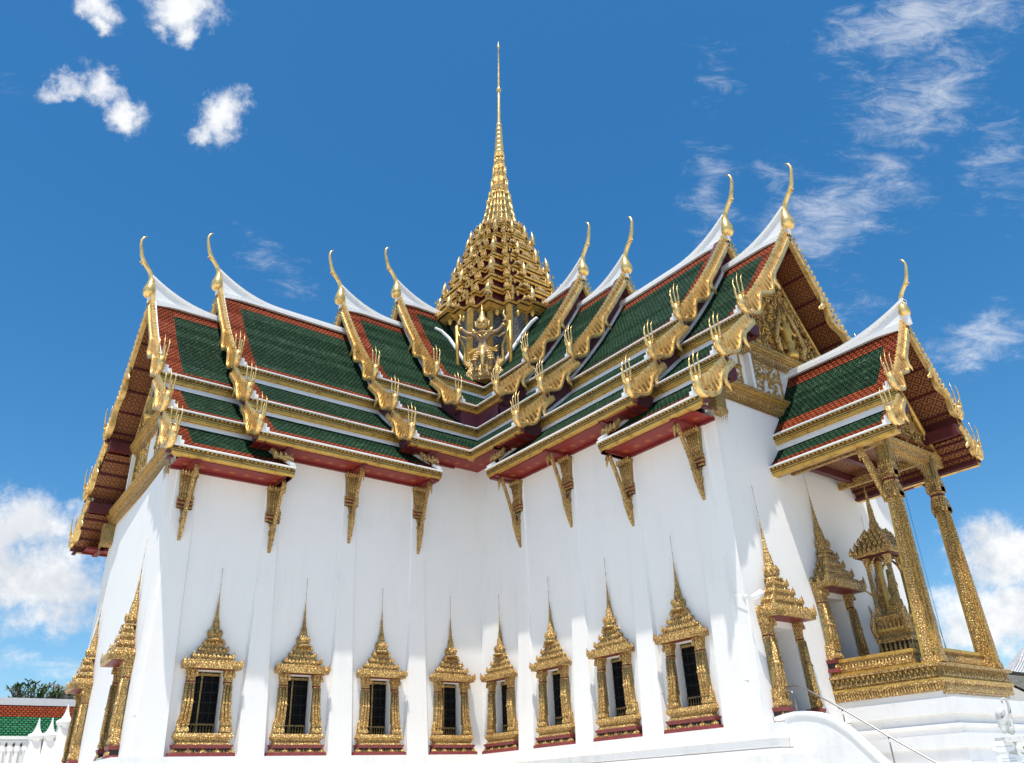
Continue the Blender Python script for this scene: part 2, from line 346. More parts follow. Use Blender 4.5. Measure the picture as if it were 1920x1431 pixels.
# ------------------------------------------------------------------ the hall
HW = 7.41            # half width of a wing (outer wall face)
TA = lambda t, n, z: (t, n, z)
TB = lambda t, n, z: (n, t, z)
hall = thing('throne_hall', (7.4, 7.4, -3.5), 'white cross shaped throne hall with tiered green and orange roofs and a gilded central spire', 'temple hall')
T0, SP = 21.43, 4.0
WING = {
 'A': dict(T=TA, X=[0, 24.83, 21.13, 12.97, 8.65], e=[0, 19.15, 10.97], nr=0., dt=0., L=24.30, shear=.064),
 'B': dict(T=TB, X=[0, 25.06, 21.38, 13.45, 9.50], e=[0, 19.00, 10.50], nr=-.45, dt=-.285, L=24.30, shear=0.),
}
D = [0, 0., 1.488, 3.075, 4.555]
ZR = [0, 24.25, 26.15, 28.1, 30.2]
Y1, Z1, Y2, Z2, Y3, Z3 = 4.943, 17.563, 7.342, 14.632, 9.086, 12.214

def endx(w, n, z=0.): return WING[w]['L'] - WING[w]['shear']*(HW-n) - (.035*z if w == 'B' else .014*z)

# walls with real window openings
def wall_face(mb, w, sgn, openings, t0, t1, z0, z1, th=.95):
    """long side wall of a wing at n = sgn*HW with rectangular openings (tc, half, za, zb)"""
    n = sgn*HW; ni = sgn*(HW-th)
    cuts = sorted([t0, t1]+[c-h for c, h, _, _ in openings]+[c+h for c, h, _, _ in openings])
    for a, b in zip(cuts, cuts[1:]):
        op = [o for o in openings if abs((a+b)/2-o[0]) < o[1]]
        if op:
            _, _, za, zb = op[0]
            mb.face([(a,n,z0),(b,n,z0),(b,n,za),(a,n,za)], 'plaster'); mb.face([(a,n,zb),(b,n,zb),(b,n,z1),(a,n,z1)], 'plaster')
            mb.face([(a,n,za),(b,n,za),(b,ni,za),(a,ni,za)], 'plaster'); mb.face([(a,n,zb),(b,n,zb),(b,ni,zb),(a,ni,zb)], 'plaster')
            mb.face([(a,n,za),(a,ni,za),(a,ni,zb),(a,n,zb)], 'plaster'); mb.face([(b,n,za),(b,ni,za),(b,ni,zb),(b,n,zb)], 'plaster')
        else: mb.face([(a,n,z0),(b,n,z0),(b,n,z1),(a,n,z1)], 'plaster')
wb = MB()
for w in 'AB':
    wb.T = WING[w]['T']; dt = WING[w]['dt']
    ops = [(T0+dt-i*SP, .60, .88, 3.26) for i in range(4)]
    wall_face(wb, w, 1, ops, HW, endx(w, HW), -.6, 12.2)
    wb.face([(HW,HW,12.2),(23.9,HW,12.2),(20.9,HW,12.3),(20.9,HW,13.5),(12.9,HW,13.6),(12.9,HW,14.95),(HW,HW,14.95)], 'plaster')
    wb.face([(-HW,-HW,-.6),(endx(w,-HW),-HW,-.6),(endx(w,-HW,12.2),-HW,12.2),(-HW,-HW,14.4)], 'plaster')
    # end wall, doorways cut as deep niches
    doors = [(5.43, .85, .25, 3.45), (1.2, .90, 2.1, 5.0), (-2.9, .85, .25, 3.45)] if w == 'B' else [(5.05, .80, .25, 3.45), (-4.5, .80, .25, 3.45)]
    cuts = sorted([-HW, HW]+[c-h for c, h, _, _ in doors]+[c+h for c, h, _, _ in doors])
    top = 13.3 if w == 'B' else 12.6
    for a, b in zip(cuts, cuts[1:]):
        op = [o for o in doors if abs((a+b)/2-o[0]) < o[1]]
        E = lambda n, z: (endx(w, n, z), n, z)
        if op:
            _, _, za, zb = op[0]; dp = 1.5
            wb.face([E(a,-.6),E(b,-.6),E(b,za),E(a,za)], 'plaster'); wb.face([E(a,zb),E(b,zb),E(b,top),E(a,top)], 'plaster')
            I = lambda n, z: (endx(w, n, z)-dp, n, z)
            wb.face([E(a,za),E(b,za),I(b,za),I(a,za)], 'marble'); wb.face([E(a,zb),E(b,zb),I(b,zb),I(a,zb)], 'plaster')
            wb.face([E(a,za),E(a,zb),I(a,zb),I(a,za)], 'plaster'); wb.face([E(b,za),E(b,zb),I(b,zb),I(b,za)], 'plaster')
            wb.face([I(a,za),I(b,za),I(b,zb),I(a,zb)], 'lacquer_dark')
        else: wb.face([E(a,-.6),E(b,-.6),E(b,top),E(a,top)], 'plaster')
wall = wb.build('wall', hall)

# projecting white pilasters, flaring towards the base
pil_t = {w: [T0+WING[w]['dt']+SP/2-i*SP + (.15 if i == 0 else 0) for i in range(4)] for w in 'AB'}
for w in 'AB':
    for i, t in enumerate(pil_t[w]):
        p = MB(WING[w]['T']); top = 11.7 if i < 2 else 13.2
        wb_, wt, db, dt_ = .58, .34, .30, .05
        if i == 0: t -= .1
        rows = [(-.1, wb_, db), (1.5, wb_-.03, db-.06), (6, .42, .12), (top, wt, dt_)]
        if i == 0: rows = [(-.1, .60, .26), (1.5, .58, .22), (6, .50, .12), (top, .46, .05)]
        for (za, ha, da), (zb, hb, dbb) in zip(rows, rows[1:]):
            p.face([(t-ha, HW+da, za), (t+ha, HW+da, za), (t+hb, HW+dbb, zb), (t-hb, HW+dbb, zb)], 'plaster')
            for s in (-1, 1):
                p.face([(t+s*ha, HW+da, za), (t+s*(ha+.08), HW-.02, za), (t+s*(hb+.05), HW-.02, zb), (t+s*hb, HW+dbb, zb)], 'plaster')
        pil = p.build('pilaster', hall)
        zc = 9.83 + (D[2] if i > 1 else 0); zt = (11.72 if i < 2 else 13.2)
        c = MB(WING[w]['T']); n0 = HW+.05
        c.lathe((t, n0), [(.02, zc-.45), (.13, zc-.05), (.17, zc+.08)], 'carved_fine', 8, sy=.8)
        c.leaf((t, n0+.12, zc-.55), .22, .5, 'carved', (0, -.05))
        for (za, zb, h) in ((zc+.08, zc+.17, .34), (zc+.26, zc+.35, .36), (zc+.44, zc+.53, .35)):
            c.frust((t, n0), h, h, za, zb, 'carved', .20, .20)
        c.frust((t, n0), .32, .32, zc+.08, zc+.6, 'lacquer', .17, .17)
        c.frust((t, n0), .27, .37, zc+.53, zt-.12, 'mosaic_gold', .14, .22)
        for k in range(6):
            f = (k+.5)/6*2-1
            c.tube([(t+f*.28, n0+.15, zc+.55), (t+f*.30, n0+.17, zc+1.0), (t+f*.37, n0+.24, zt-.2)], [.036, .034, .040], 'carved_bright', 5)
            c.leaf((t+f*.38, n0+.26, zt-.35), .14, .30, 'carved_bright', (f*.05, .05))
            c.leaf((t+f*.32, n0+.19, zc+.5), .12, .30, 'carved', (0, 0))
        c.build('lotus_capital', pil)
        b = MB(WING[w]['T']); zb = 8.55 + (1.02 if i > 1 else 0); dz = zt-11.72; off = .05 if i < 2 else .0
        zk = lambda z: z+dz*(z-8.55)/(11.7-8.55)*1.0
        def Z(z): return zb + (z-8.55)*(zt-.03-zb)/(11.69-8.55)
        n = HW+.14
        tt = t
        # flame shaped naga bracket: wide carved tail on the wall, thin neck reaching to the eave
        b.strip([(n-.04, Z(8.5)), (n+.20, Z(9.0)), (n+.36, Z(9.45)), (n+.40, Z(9.8)), (n+.50, Z(10.15)), (n+.66, Z(10.6)), (n+.86, Z(11.1)), (n+1.10, Z(11.62))],
                [(n-.08, Z(8.5)), (n-.08, Z(9.0)), (n-.07, Z(9.5)), (n+.16, Z(9.85)), (n+.38, Z(10.2)), (n+.55, Z(10.65)), (n+.75, Z(11.15)), (n+.98, Z(11.69))], 'x', tt-.07, tt+.07, 'carved')
        b.tube([(tt, n+1.06, Z(11.65)), (tt, n+1.20, Z(11.40)), (tt, n+1.24, Z(11.0))], [.10, .10, .015], 'carved', 6, .6)
        b.leaf((tt, n+.18, Z(9.75)), .16, .36, 'lacquer_dark', (0, -.08))
        for q in range(5): b.leaf((tt, n+.10+.03*q, Z(8.8+q*.2)), .14, .26, 'carved_bright', (0, .12))
        tag(b.build('eave_bracket', pil))

# ------------------------------------------------------------------ windows and doors
LATT = None
def surround(name, T, tc, nw, z0, op, zc, ztip, ws, deep=0., door=False, label=None, tb=None):
    """gilded Thai window or door surround; op=(half,za,zb), zc canopy underside, ws width scale"""
    oh, za, zb = op
    b = MB(T)
    c = (tc, nw)
    if not door:
        b.frust((tc, nw+.10), 1.30, 1.28, z0, z0+.13, 'base_red', .36, .35)
        b.frust((tc, nw+.05), 1.16, 1.14, z0+.13, z0+.30, 'dark', .25, .24)
        for k in range(17):
            x = -1.14+k*2.28/16; b.leaf((tc+x, nw+.32, z0+.125), .12 if k % 4 else .2, .13 if k % 4 else .19, 'carved_bright', (0, 0))
        b.frust((tc, nw+.10), 1.14, 1.22, z0+.30, z0+.43, 'base_red', .28, .31)
        b.frust((tc, nw+.08), 1.10, 1.02, z0+.43, z0+.55, 'carved', .28, .22)
        b.frust((tc, nw+.06), 1.02, 1.18, z0+.55, z0+.72, 'carved', .20, .30)
        b.frust((tc, nw+.06), 1.18, 1.14, z0+.72, z0+.86, 'carved_bright', .30, .26)
    else:
        b.box(tc-oh, tc+oh, nw-.2, nw+.42, z0, z0+.14, 'marble')
    main = b.build(name, hall)
    if label: main['label'] = label
    zb0 = z0+(.86 if not door else .48)
    # clustered colonnettes either side
    for s in (-1, 1):
        p = MB(T); h = zc-zb0; x0 = oh+.175*ws*(.42 if door and s < 0 else 1); dn = nw+(.10 if not door else .16)
        wx = .175*ws*(.38 if door and s < 0 else 1.15 if door else 1); wy = .14 if not door else .17
        zr = zc-h*.235
        fl = .10*ws*(.4 if door and s < 0 else 1)
        if door:
            q_ = .5 if s < 0 else 1; x = tc+s*(oh+.28*ws*q_)
            p.frust((x, nw+.12), .40*q_, .38*q_, z0, z0+.14, 'base_red', .34, .32); p.frust((x, nw+.12), .33*q_, .33*q_, z0+.14, z0+.34, 'dark', .26, .26)
            for k in range(5): p.leaf((x+(-.30+k*.15)*q_, nw+.38, z0+.14), .12, .20, 'carved_bright')
            p.frust((x, nw+.12), .35*q_, .38*q_, z0+.34, z0+.48, 'base_red', .28, .32)
        p.frust((tc+s*(x0+fl), dn), wx*1.25, wx*1.0, zb0, zb0+h*.20, 'carved', wy*1.2, wy)
        p.frust((tc+s*(x0+.03), dn), wx, wx*.86, zb0+h*.20, zr, 'mosaic_gold', wy*.7, wy*.6)
        p.frust((tc+s*x0, dn), wx*.95, wx*.95, zr, zr+.05, 'carved_bright', wy, wy); p.frust((tc+s*x0, dn), wx*.86, wx*.86, zr+.05, zr+.11, 'lacquer', wy*.9, wy*.9)
        p.frust((tc+s*x0, dn), wx*.95, wx*.95, zr+.11, zr+.17, 'carved_bright', wy, wy)
        p.frust((tc+s*x0, dn), wx*.85, wx*1.2, zr+.17, zc, 'carved', wy*.85, wy*1.25)
        for k in range(3):
            f = (k-1)*.78
            p.tube([(tc+s*(x0+fl*.6)+f*wx*1.05, dn+wy*1.02, zb0+h*.16), (tc+s*x0+f*wx, dn+wy*.98, zb0+h*.45), (tc+s*x0+f*wx*.9, dn+wy*.9, zr)], [.075*ws, .062*ws, .055*ws], 'carved_bright', 8)
            p.lathe((tc+s*x0+f*wx, dn+wy), [(.04, zb0+h*.45), (.10*ws, zb0+h*.48), (.04, zb0+h*.51)], 'carved_bright', 6)
            p.leaf((tc+s*(x0+fl)+f*wx*1.2, dn+wy*1.15, zb0+h*.02), .15*ws, h*.11, 'carved_bright'); p.leaf((tc+s*(x0+fl*.8)+f*wx*1.1, dn+wy*1.05, zb0+h*.12), .12*ws, h*.12, 'carved_bright')
            p.leaf((tc+s*x0+f*wx*1.25, dn+wy*1.25, zc-.30), .13*ws, .28, 'carved_bright', (0, .03))
        if not door:
            p.tube([(tc+s*(x0+wx*.9), dn+.1, zb0), (tc+s*(x0+wx*1.6), dn+.1, zb0+.25), (tc+s*(x0+wx*1.35), dn+.1, zb0+.45), (tc+s*(x0+wx*1.7), dn+.1, zb0+.62)], [.07, .08, .05, .01], 'carved_bright', 6)
        p.build('side_colonnettes', main)
    # tiered crown and needle
    k = MB(T); H = ztip-zc
    hw = (1.22 if not door else 1.20)*ws; dd = .42 if not door else .62; cn = nw+(.06 if not door else .26)
    k.face([(tc-hw*.80, nw-.0, zc-.012), (tc+hw*.80, nw-.0, zc-.012), (tc+hw*.80, cn+dd*.85, zc-.012), (tc-hw*.80, cn+dd*.85, zc-.012)], 'lacquer')
    prof = [(0., .087, 1.0, .98), (.087, .152, .69, .64), (.152, .215, .48, .44), (.215, .275, .33, .30)]
    for q, (a, e, r0, r1) in enumerate(prof):
        z_a, z_b = zc+H*a, zc+H*e; zm = lerp(z_a, z_b, .45)
        d0 = dd*max(r0, .35)
        k.frust((tc, cn), hw*r0*.97, hw*r0, z_a, zm, 'carved', d0*.97, d0)
        k.frust((tc, cn), hw*r0*.9, hw*r1*.86, zm, z_b, 'carved_fine', d0*.85, d0*.75)
        if q == 0:                                  # redented step in the middle of the lowest cornice
            k.frust((tc, cn), hw*.62, hw*.64, z_a-.001, zm+.03, 'carved_bright', d0*1.12, d0*1.14)
        nl = max(3, int(round(hw*r0*2/.17)))
        for j in range(nl+1):
            x = -hw*r0+2*hw*r0*j/nl; big = 1.7 if j in (0, nl) else (1.35 if nl > 5 and j == nl//2 else 1)
            k.leaf((tc+x*.97, cn+d0*.96, zm-.05), .13*ws, (z_b-zm)*1.05*big, 'carved_bright', (x*.03, .02))
        for j in range(3):
            for s in (-1, 1): k.leaf((tc+s*hw*r0*.96, cn+d0*(-.3+.55*j), zm-.02), .14*ws, (z_b-zm)*1.1, 'carved_bright')
    nz = lambda f: zc+H*f
    cc = (tc, nw+.10 if not door else nw+.14)
    lw = .33*ws
    k.lathe(cc, [(lw*1.1, nz(.27)), (lw*1.15, nz(.285)), (lw*.80, nz(.295)), (lw*.78, nz(.305)), (lw*.95, nz(.32)), (lw*.85, nz(.34)), (lw*.56, nz(.365)), (lw*.50, nz(.41)), (lw*.40, nz(.46)), (lw*.36, nz(.47))], 'carved', 10, True, .5)
    for j in range(8):
        a = j*math.pi/4; k.leaf((cc[0]+lw*.8*math.cos(a), cc[1]+lw*.8*math.sin(a), nz(.335)), .12*ws, H*.05, 'carved_bright')
    pr = []; zz = .47; r = lw*.30
    for j in range(4): pr += [(r, nz(zz)), (r*1.04, nz(zz+.016)), (r*.8, nz(zz+.020))]; zz += .03; r *= .84
    for j in range(8): pr += [(r, nz(zz)), (r*1.25, nz(zz+.008)), (r*.85, nz(zz+.016))]; zz += .018; r *= .85
    pr += [(r*.8, nz(zz)), (r*.55, nz(.80)), (r*1.0, nz(.83)), (r*.4, nz(.85)), (.010, nz(1.0))]
    k.lathe(cc, pr, 'carved', 8)
    k.build('tiered_crown', main)
    # leaf and lattice inside
    s = MB(T); nin = nw-.34
    if not door:
        gx0, gx1 = tc-oh+.03, tc+oh-.03
        s.box(gx0, gx1, nin-.03, nin, za, zb, 'glass')
        for i in range(1, 4):
            x = lerp(gx0, gx1, i/4); s.box(x-.012, x+.012, nin, nin+.03, za, zb, 'black_iron')
        for j in range(1, 6):
            z = lerp(za, zb, j/6); s.box(gx0, gx1, nin, nin+.035, z-.018, z+.018, 'black_iron')
        for i in range(4):
            xa, xb = lerp(gx0, gx1, i/4), lerp(gx0, gx1, (i+1)/4)
            for j in range(12):
                z_, z2 = lerp(za, zb, j/12), lerp(za, zb, (j+1)/12)
                s.tube([(xa, nin+.012, z_), (xb, nin+.012, z2)], [.007, .007], 'black_iron', 3); s.tube([(xa, nin+.012, z2), (xb, nin+.012, z_)], [.007, .007], 'black_iron', 3)
        s.box(lerp(gx0, gx1, .62), lerp(gx0, gx1, .68), nin+.03, nin+.05, za, zb, 'mosaic_gold')
        s.box(gx0, gx1, nin+.03, nin+.06, zb-.16, zb-.06, 'mosaic_gold')
        s.box(gx0, gx1, nin+.03, nin+.06, za+.32, za+.37, 'mosaic_gold')
        for i in range(9):
            x = lerp(gx0, gx1, (i+.5)/9); s.lathe((x, nin+.05), [(.02, za), (.035, za+.12), (.015, za+.2), (.02, za+.32)], 'mosaic_gold', 5)
        s.build('lattice_window', main)
    return main
for w in 'AB':
    for i in range(4):
        surround('window', WING[w]['T'], T0+WING[w]['dt']-i*SP, HW, 0., (.60, .88, 3.26), 3.30, 7.56, 1.0)
def endT(w):
    # local a = across (n), d = outwards from the end wall
    def T(a, d, z):
        W_ = WING[w]; dd = d-1.0
        p = W_['T'](endx(w, a, z)+dd, a, z); return p
    return T
for n in (5.05, -4.5): surround('doorway', endT('A'), n, 1.0, 0., (.80, .25, 3.45), 3.72, 9.2, 1.08, door=True)
surround('doorway', endT('B'), 5.43, 1.0, 0.05, (.85, .25, 3.45), 3.70, 9.25, 1.08, door=True)
surround('doorway', endT('B'), -2.9, 1.0, 0.05, (.85, .25, 3.45), 3.70, 9.25, 1.08, door=True)
surround('doorway', endT('B'), 1.2, 1.0, 1.9, (.90, 2.1, 5.05), 5.25, 11.2, 1.15, door=True, label='tall spired doorway raised behind the porch railing')
SECT = {}
# ------------------------------------------------------------------ roofs
def slope1(zr, z1, y1, nr=0., k=14, s0=0.):
    out = []
    for i in range(k+1):
        s = lerp(s0, 1, i/k); n = y1*s; z = z1+(zr-z1)*(1-s)*(1-.20*s)
        out.append((n, z))
    return out
def slope2(a, b, k=3):
    return [(lerp(a[0], b[0], i/k), lerp(a[1], b[1], i/k)-.04*math.sin(math.pi*i/k)) for i in range(k+1)]
def tile_sheet(mb, prof, sgn, tin, tout, nr, zr, z1, red_top, red_bot, red_side, g='tile_green', r='tile_red', red_in=0.):
    """prof [(n,z)], tin a number or function n->t. Builds tiled surface with a coloured border"""
    dist = [0]
    for a, b in zip(prof, prof[1:]): dist.append(dist[-1]+math.hypot(b[0]-a[0], b[1]-a[1]))
    tot = dist[-1]
    cuts = sorted(set([d for d in dist]+[x for x in (red_top, tot-red_bot) if 0 < x < tot]))
    def at(d):
        for i in range(len(prof)-1):
            if d <= dist[i+1]+1e-9:
                f = (d-dist[i])/(dist[i+1]-dist[i]); return lerp(prof[i][0], prof[i+1][0], f), lerp(prof[i][1], prof[i+1][1], f)
        return prof[-1]
    def sh(n, z): return sgn*n + (nr*max(0, (z-z1)/(zr-z1)) if zr > z1 else 0)
    for a, b in zip(cuts, cuts[1:]):
        if b-a < 1e-4: continue
        (na, za), (nb, zb) = at(a), at(b); mid = (a+b)/2
        ta, tb_ = (tin(na), tin(nb)) if callable(tin) else (tin, tin)
        red = mid < red_top or mid > tot-red_bot
        xs = []
        ncol = 6
        to = tout-red_side
        segs = []
        if to > max(ta, tb_)+.01: segs = [(lambda n_, t_=None: t_, 0, 'in'), ]
        def quad(t0a, t1a, t0b, t1b, m):
            mb.face([(t0a, sh(na, za), za), (t1a, sh(na, za), za), (t1b, sh(nb, zb), zb), (t0b, sh(nb, zb), zb)], m, [(t0a, -a), (t1a, -a), (t1b, -b), (t0b, -b)])
        if to > max(ta, tb_)+.01:
            ia, ib = ta, tb_
            if red_in:
                quad(ta, ta+red_in, tb_, tb_+red_in, r); ia, ib = ta+red_in, tb_+red_in
            quad(ia, to, ib, to, r if red else g); quad(to, tout, to, tout, r)
        else: quad(ta, tout, tb_, tout, r)
FASC = [(-.34, -.02), (.07, 0), (.08, -.035), (.07, -.075), (-.01, -.08), (-.01, -.17), (.0, -.19), (.02, -.215), (-.02, -.235), (-.015, -.295), (-.05, -.31), (-.05, -.375), (-.09, -.39), (-.10, -.45), (-.36, -.45)]
FM = ['trim', 'trim', 'trim', 'trim', 'dark', 'gold_flat', 'gold_flat', 'dark', 'gold_flat', 'dark', 'gold_flat', 'gold_flat', 'gold_flat', 'gold_flat', 'lacquer_dark']
def fascia(T, sgn, y, z, t0, t1, parent, mitre=False, k=1.0):
    mb = MB(T); 
    if not mitre:
        mb.extr([(sgn*(y+a*k), z+b*k) for a, b in FASC], 'x', t0, t1, 'gold_flat', True, FM)
    else:                                            # inner end cut at 45 degrees to meet the other wing
        P = [(y+a*k, z+b*k) for a, b in FASC]; n = len(P)
        A = [mb.V((p[0], p[0], p[1])) for p in P]; B = [mb.V((t1, p[0], p[1])) for p in P]
        for i in range(n): mb.facei((A[i], A[(i+1) % n], B[(i+1) % n], B[i]), FM[i])
        mb.facei(B, 'gold_flat'); t0 = y+.1
    n = int((t1-t0)/.20)
    for i in range(n):
        t = t0+(i+.3)*.20; mb.box(t, t+.10, sgn*(y-.01), sgn*(y+.045*k), z-.165*k, z-.085*k, 'gold_flat')
    return mb.build('cornice', parent)
def barge(T, X, prof, sgn, nr, zr, z1, w0, w1, joint, parent, sc=1.0, hook=True, first=False, white=True):
    """gilded bargeboard following a roof slope; fins along its back; wavy lower part"""
    mb = MB(T)
    dist = [0]
    for a, b in zip(prof, prof[1:]): dist.append(dist[-1]+math.hypot(b[0]-a[0], b[1]-a[1]))
    tot = dist[-1]
    def at(d):
        for i in range(len(prof)-1):
            if d <= dist[i+1]+1e-9:
                f = (d-dist[i])/(dist[i+1]-dist[i]); p, q = prof[i], prof[i+1]
                tx, tz = q[0]-p[0], q[1]-p[1]; l = math.hypot(tx, tz)
                return lerp(p[0], q[0], f), lerp(p[1], q[1], f), tx/l, tz/l
        p, q = prof[-2], prof[-1]; tx, tz = q[0]-p[0], q[1]-p[1]; l = math.hypot(tx, tz); return q[0]+tx/l*(d-tot), q[1]+tz/l*(d-tot), tx/l, tz/l
    def sh(n, z): return sgn*n + (nr*max(0, (z-z1)/(zr-z1)) if zr > z1 else 0)
    jd = joint*tot
    def pnt(d, u):
        n, z, tx, tz = at(d); nx, nz = -tz, tx
        if nz < 0: nx, nz = -nx, -nz
        return n+nx*u, z+nz*u
    def P(d, u):
        n, z = pnt(d, u); return (sh(n, z), z)
    # straight upper board
    A = [P(jd*i/14, .04*sc) for i in range(15)]; B = [P(jd*i/14, -w1*(1.0 if i < 12 else 1.0)) for i in range(15)]
    mb.strip(A, B, 'x', X-.10*sc, X+.12*sc, 'gold')
    mb.strip([P(jd*i/14, -.05*sc) for i in range(15)], [P(jd*i/14, -w1*.62) for i in range(15)], 'x', X+.12*sc, X+.15*sc, 'gold')
    # sinuous naga body below the joint
    per = 1.86 if first else .93
    amp = .24*sc
    def cen(f): return -.10*sc-amp*(1-math.cos(2*math.pi*per*f)) + .0
    NS = 40; A = []; B = []
    for i in range(NS+1):
        f = i/NS; d = lerp(jd, tot+.05, f); c = cen(f); hw_ = (.13 if first else .11)*sc*(1.0-.15*f)
        A.append(P(d, c+hw_)); B.append(P(d, c-hw_))
    mb.strip(A, B, 'x', X-.12*sc, X+.15*sc, 'gold')
    mb.strip([(lerp(a[0], b[0], .22), lerp(a[1], b[1], .22)) for a, b in zip(A, B)], [(lerp(a[0], b[0], .5), lerp(a[1], b[1], .5)) for a, b in zip(A, B)], 'x', X+.15*sc, X+.18*sc, 'gold')
    # fins (rising to one line parallel with the roof)
    stepf = .34*sc; nf = int(tot/stepf)
    for i in range(nf):
        d = (i+.5)*tot/nf
        if d > tot*.985: continue
        lo = 0.*sc if d < jd else cen((d-jd)/(tot-jd))
        hi = w0+.24*sc
        q = [pnt(d-.06*sc+.10*sc, lo), pnt(d-.08*sc+.04, lerp(lo, hi, .6)), pnt(d-.17*sc, hi), pnt(d-.06*sc, hi+.03*sc), pnt(d+.06*sc, lerp(lo, hi, .7)), pnt(d+.13*sc+.03, lo)]
        mb.extr([(sh(a, b_), b_) for a, b_ in q], 'x', X-.10*sc, X+.11*sc, 'gold')
    if hook:
        d = jd-.10*sc; c = []
        for f, o, wd in ((-.30, w1*.55, .17), (.02, w1*.80, .19), (.20, w1+.10*sc, .16), (.26, w1+.30*sc, .13), (.20, w1+.50*sc, .10), (.26, w1+.72*sc, .015)):
            n, z, tx, tz = at(max(0, d)); nx, nz = -tz, tx
            if nz < 0: nx, nz = -nx, -nz
            a, b_ = n+tx*f*sc-nx*o, z+tz*f*sc-nz*o; c.append((sh(a, b_), b_, wd*sc))
        mb.tube([(X+.02, a, b_) for a, b_, _ in c], [w for _, _, w in c], 'gold', 8, .75, (1, 0, 0))
    # white verge on the tile side
    if white:
        mb.strip([P(tot*i/20, .13*sc) for i in range(20)], [P(tot*i/20, -.05*sc) for i in range(20)], 'x', X-.26*sc, X-.12*sc, 'trim')
    return mb.build('bargeboard', parent)
def naga(T, X, y, z, sgn, parent, sc=1.0):
    """multi headed naga finial at the foot of a bargeboard"""
    mb = MB(T); q = lambda t, n, h: (X+t*sc, sgn*(y+n*sc), z+h*sc)
    mb.tube([q(.02, -.62, .30), q(.02, -.50, .0), q(.02, -.26, -.17), q(.02, .02, -.13), q(.0, .20, .08), q(-.0, .25, .34), q(-.0, .21, .58), q(-.0, .17, .74)],
            [.10*sc, .11*sc, .12*sc, .145*sc, .175*sc, .19*sc, .17*sc, .15*sc], 'gold', 10, 1.15)
    for i, (a, hh) in enumerate(((-.25, 2.10), (0., 2.30), (.25, 2.05))):
        mb.tube([q(a*.6, .17, .60), q(a*.85, .15, .92), q(a*1.0, .20, 1.35), q(a*1.05, .22, 1.72), q(a*1.05, .06, hh)], [.085*sc, .058*sc, .042*sc, .036*sc, .008*sc], 'gold', 6)
        mb.tube([q(a*.7, .08, .74), q(a*.8, .30, .76)], [.075*sc, .055*sc], 'gold_flat', 6); mb.tube([q(a*.85, .10, .90), q(a*.9, .26, .92)], [.06*sc, .045*sc], 'carved_bright', 6)
    for hh_ in (.05, .25, .45):
        mb.tube([q(0, .34, hh_), q(0, .46, hh_+.06), q(0, .50, hh_+.18)], [.06*sc, .04*sc, .006*sc], 'gold', 5)
    mb.tube([q(.0, .30, .42), q(.0, .50, .58), q(.0, .58, .85), q(.0, .50, 1.05), q(0, .62, 1.32)], [.11*sc, .075*sc, .055*sc, .04*sc, .008*sc], 'gold', 6)
    mb.box(*(X-.10*sc, X+.10*sc), *sorted((sgn*(y-.36*sc), sgn*(y-.20*sc))), z-.46*sc, z-.30*sc, 'purple')
    # white plaster stub behind
    a = sorted((sgn*(y-.35*sc), sgn*(y+.10*sc)))
    mb.box(X-.62*sc, X-.16*sc, a[0], a[1], z+.0, z+.22*sc, 'trim'); mb.box(X-.45*sc, X-.16*sc, a[0], a[1], z+.22*sc, z+.42*sc, 'trim')
    return mb.build('naga_finial', parent)
def chofa(T, X, n, z, parent, sc=1.0):
    mb = MB(T); q = lambda t, h: (X+t*sc, n, z+h*sc)
    pts = [(0., -.14), (0., -.04), (.0, .12), (.0, .36), (-.02, .66), (-.02, .98), (.03, 1.28), (.16, 1.56), (.38, 1.86), (.60, 2.14), (.74, 2.45), (.84, 2.85), (.92, 3.22), (.93, 3.5), (.84, 3.74), (.66, 3.92)]
    rad = [.14, .30, .39, .40, .31, .21, .16, .145, .14, .145, .13, .115, .10, .09, .075, .02]
    mb.tube([q(*p) for p in pts], [r*sc for r in rad], 'gold', 14, .85)
    mb.tube([q(.52, 2.05), q(.66, 1.98), q(.76, 1.98), q(.80, 2.08)], [.12*sc, .10*sc, .06*sc, .012*sc], 'gold', 7)
    return mb.build('horn_finial', parent)
def ridge(T, tin, X, n, zr, parent, sc=1.0, rise=1.42, span=3.9):
    mb = MB(T); K = 12
    top, bot = [(tin, zr+.16*sc)], [(tin, zr-.10)]
    t0 = max(X-span*sc, tin+.2)
    for i in range(K+1):
        f = i/K; t = lerp(t0, X+.30*sc, f); top.append((t, zr+.16*sc+rise*sc*f**2.1)); bot.append((t, zr-.10))
    mb.T = lambda a, b, c: T(b, a, c)          # strip in (t,z) plane, thickness across n
    mb.strip(top, bot, 'y' if False else 'x', n-.13*sc, n+.13*sc, 'trim')
    mb2 = [(a, b+.05*sc) for a, b in top]; mb.strip([(a, b+.07*sc) for a, b in top], [(a, b-.10*sc) for a, b in top], 'x', n-.21*sc, n+.21*sc, 'trim')
    mb.strip([(min(a, X-.12), zr+.06) for a, b in top[:-1]], [(min(a, X-.12), zr-.14-.28*sc*max(0, (i-8)/5)**1.5) for i, (a, b) in enumerate(top[:-1])], 'x', n-.27*sc, n+.27*sc, 'trim')
    return mb.build('ridge_cap', parent)
def gable_poly(profs, nr, zr, z1):
    """closed outline of stacked tier profiles (n,z) for gable infill"""
    right = [p for pr in profs for p in pr]; sh = lambda n, z, s: s*n+(nr*max(0, (z-z1)/(zr-z1)) if zr > z1 else 0)
    return [(sh(n, z, 1), z-.12) for n, z in right]+[(sh(n, z, -1), z-.12) for n, z in right[::-1]]
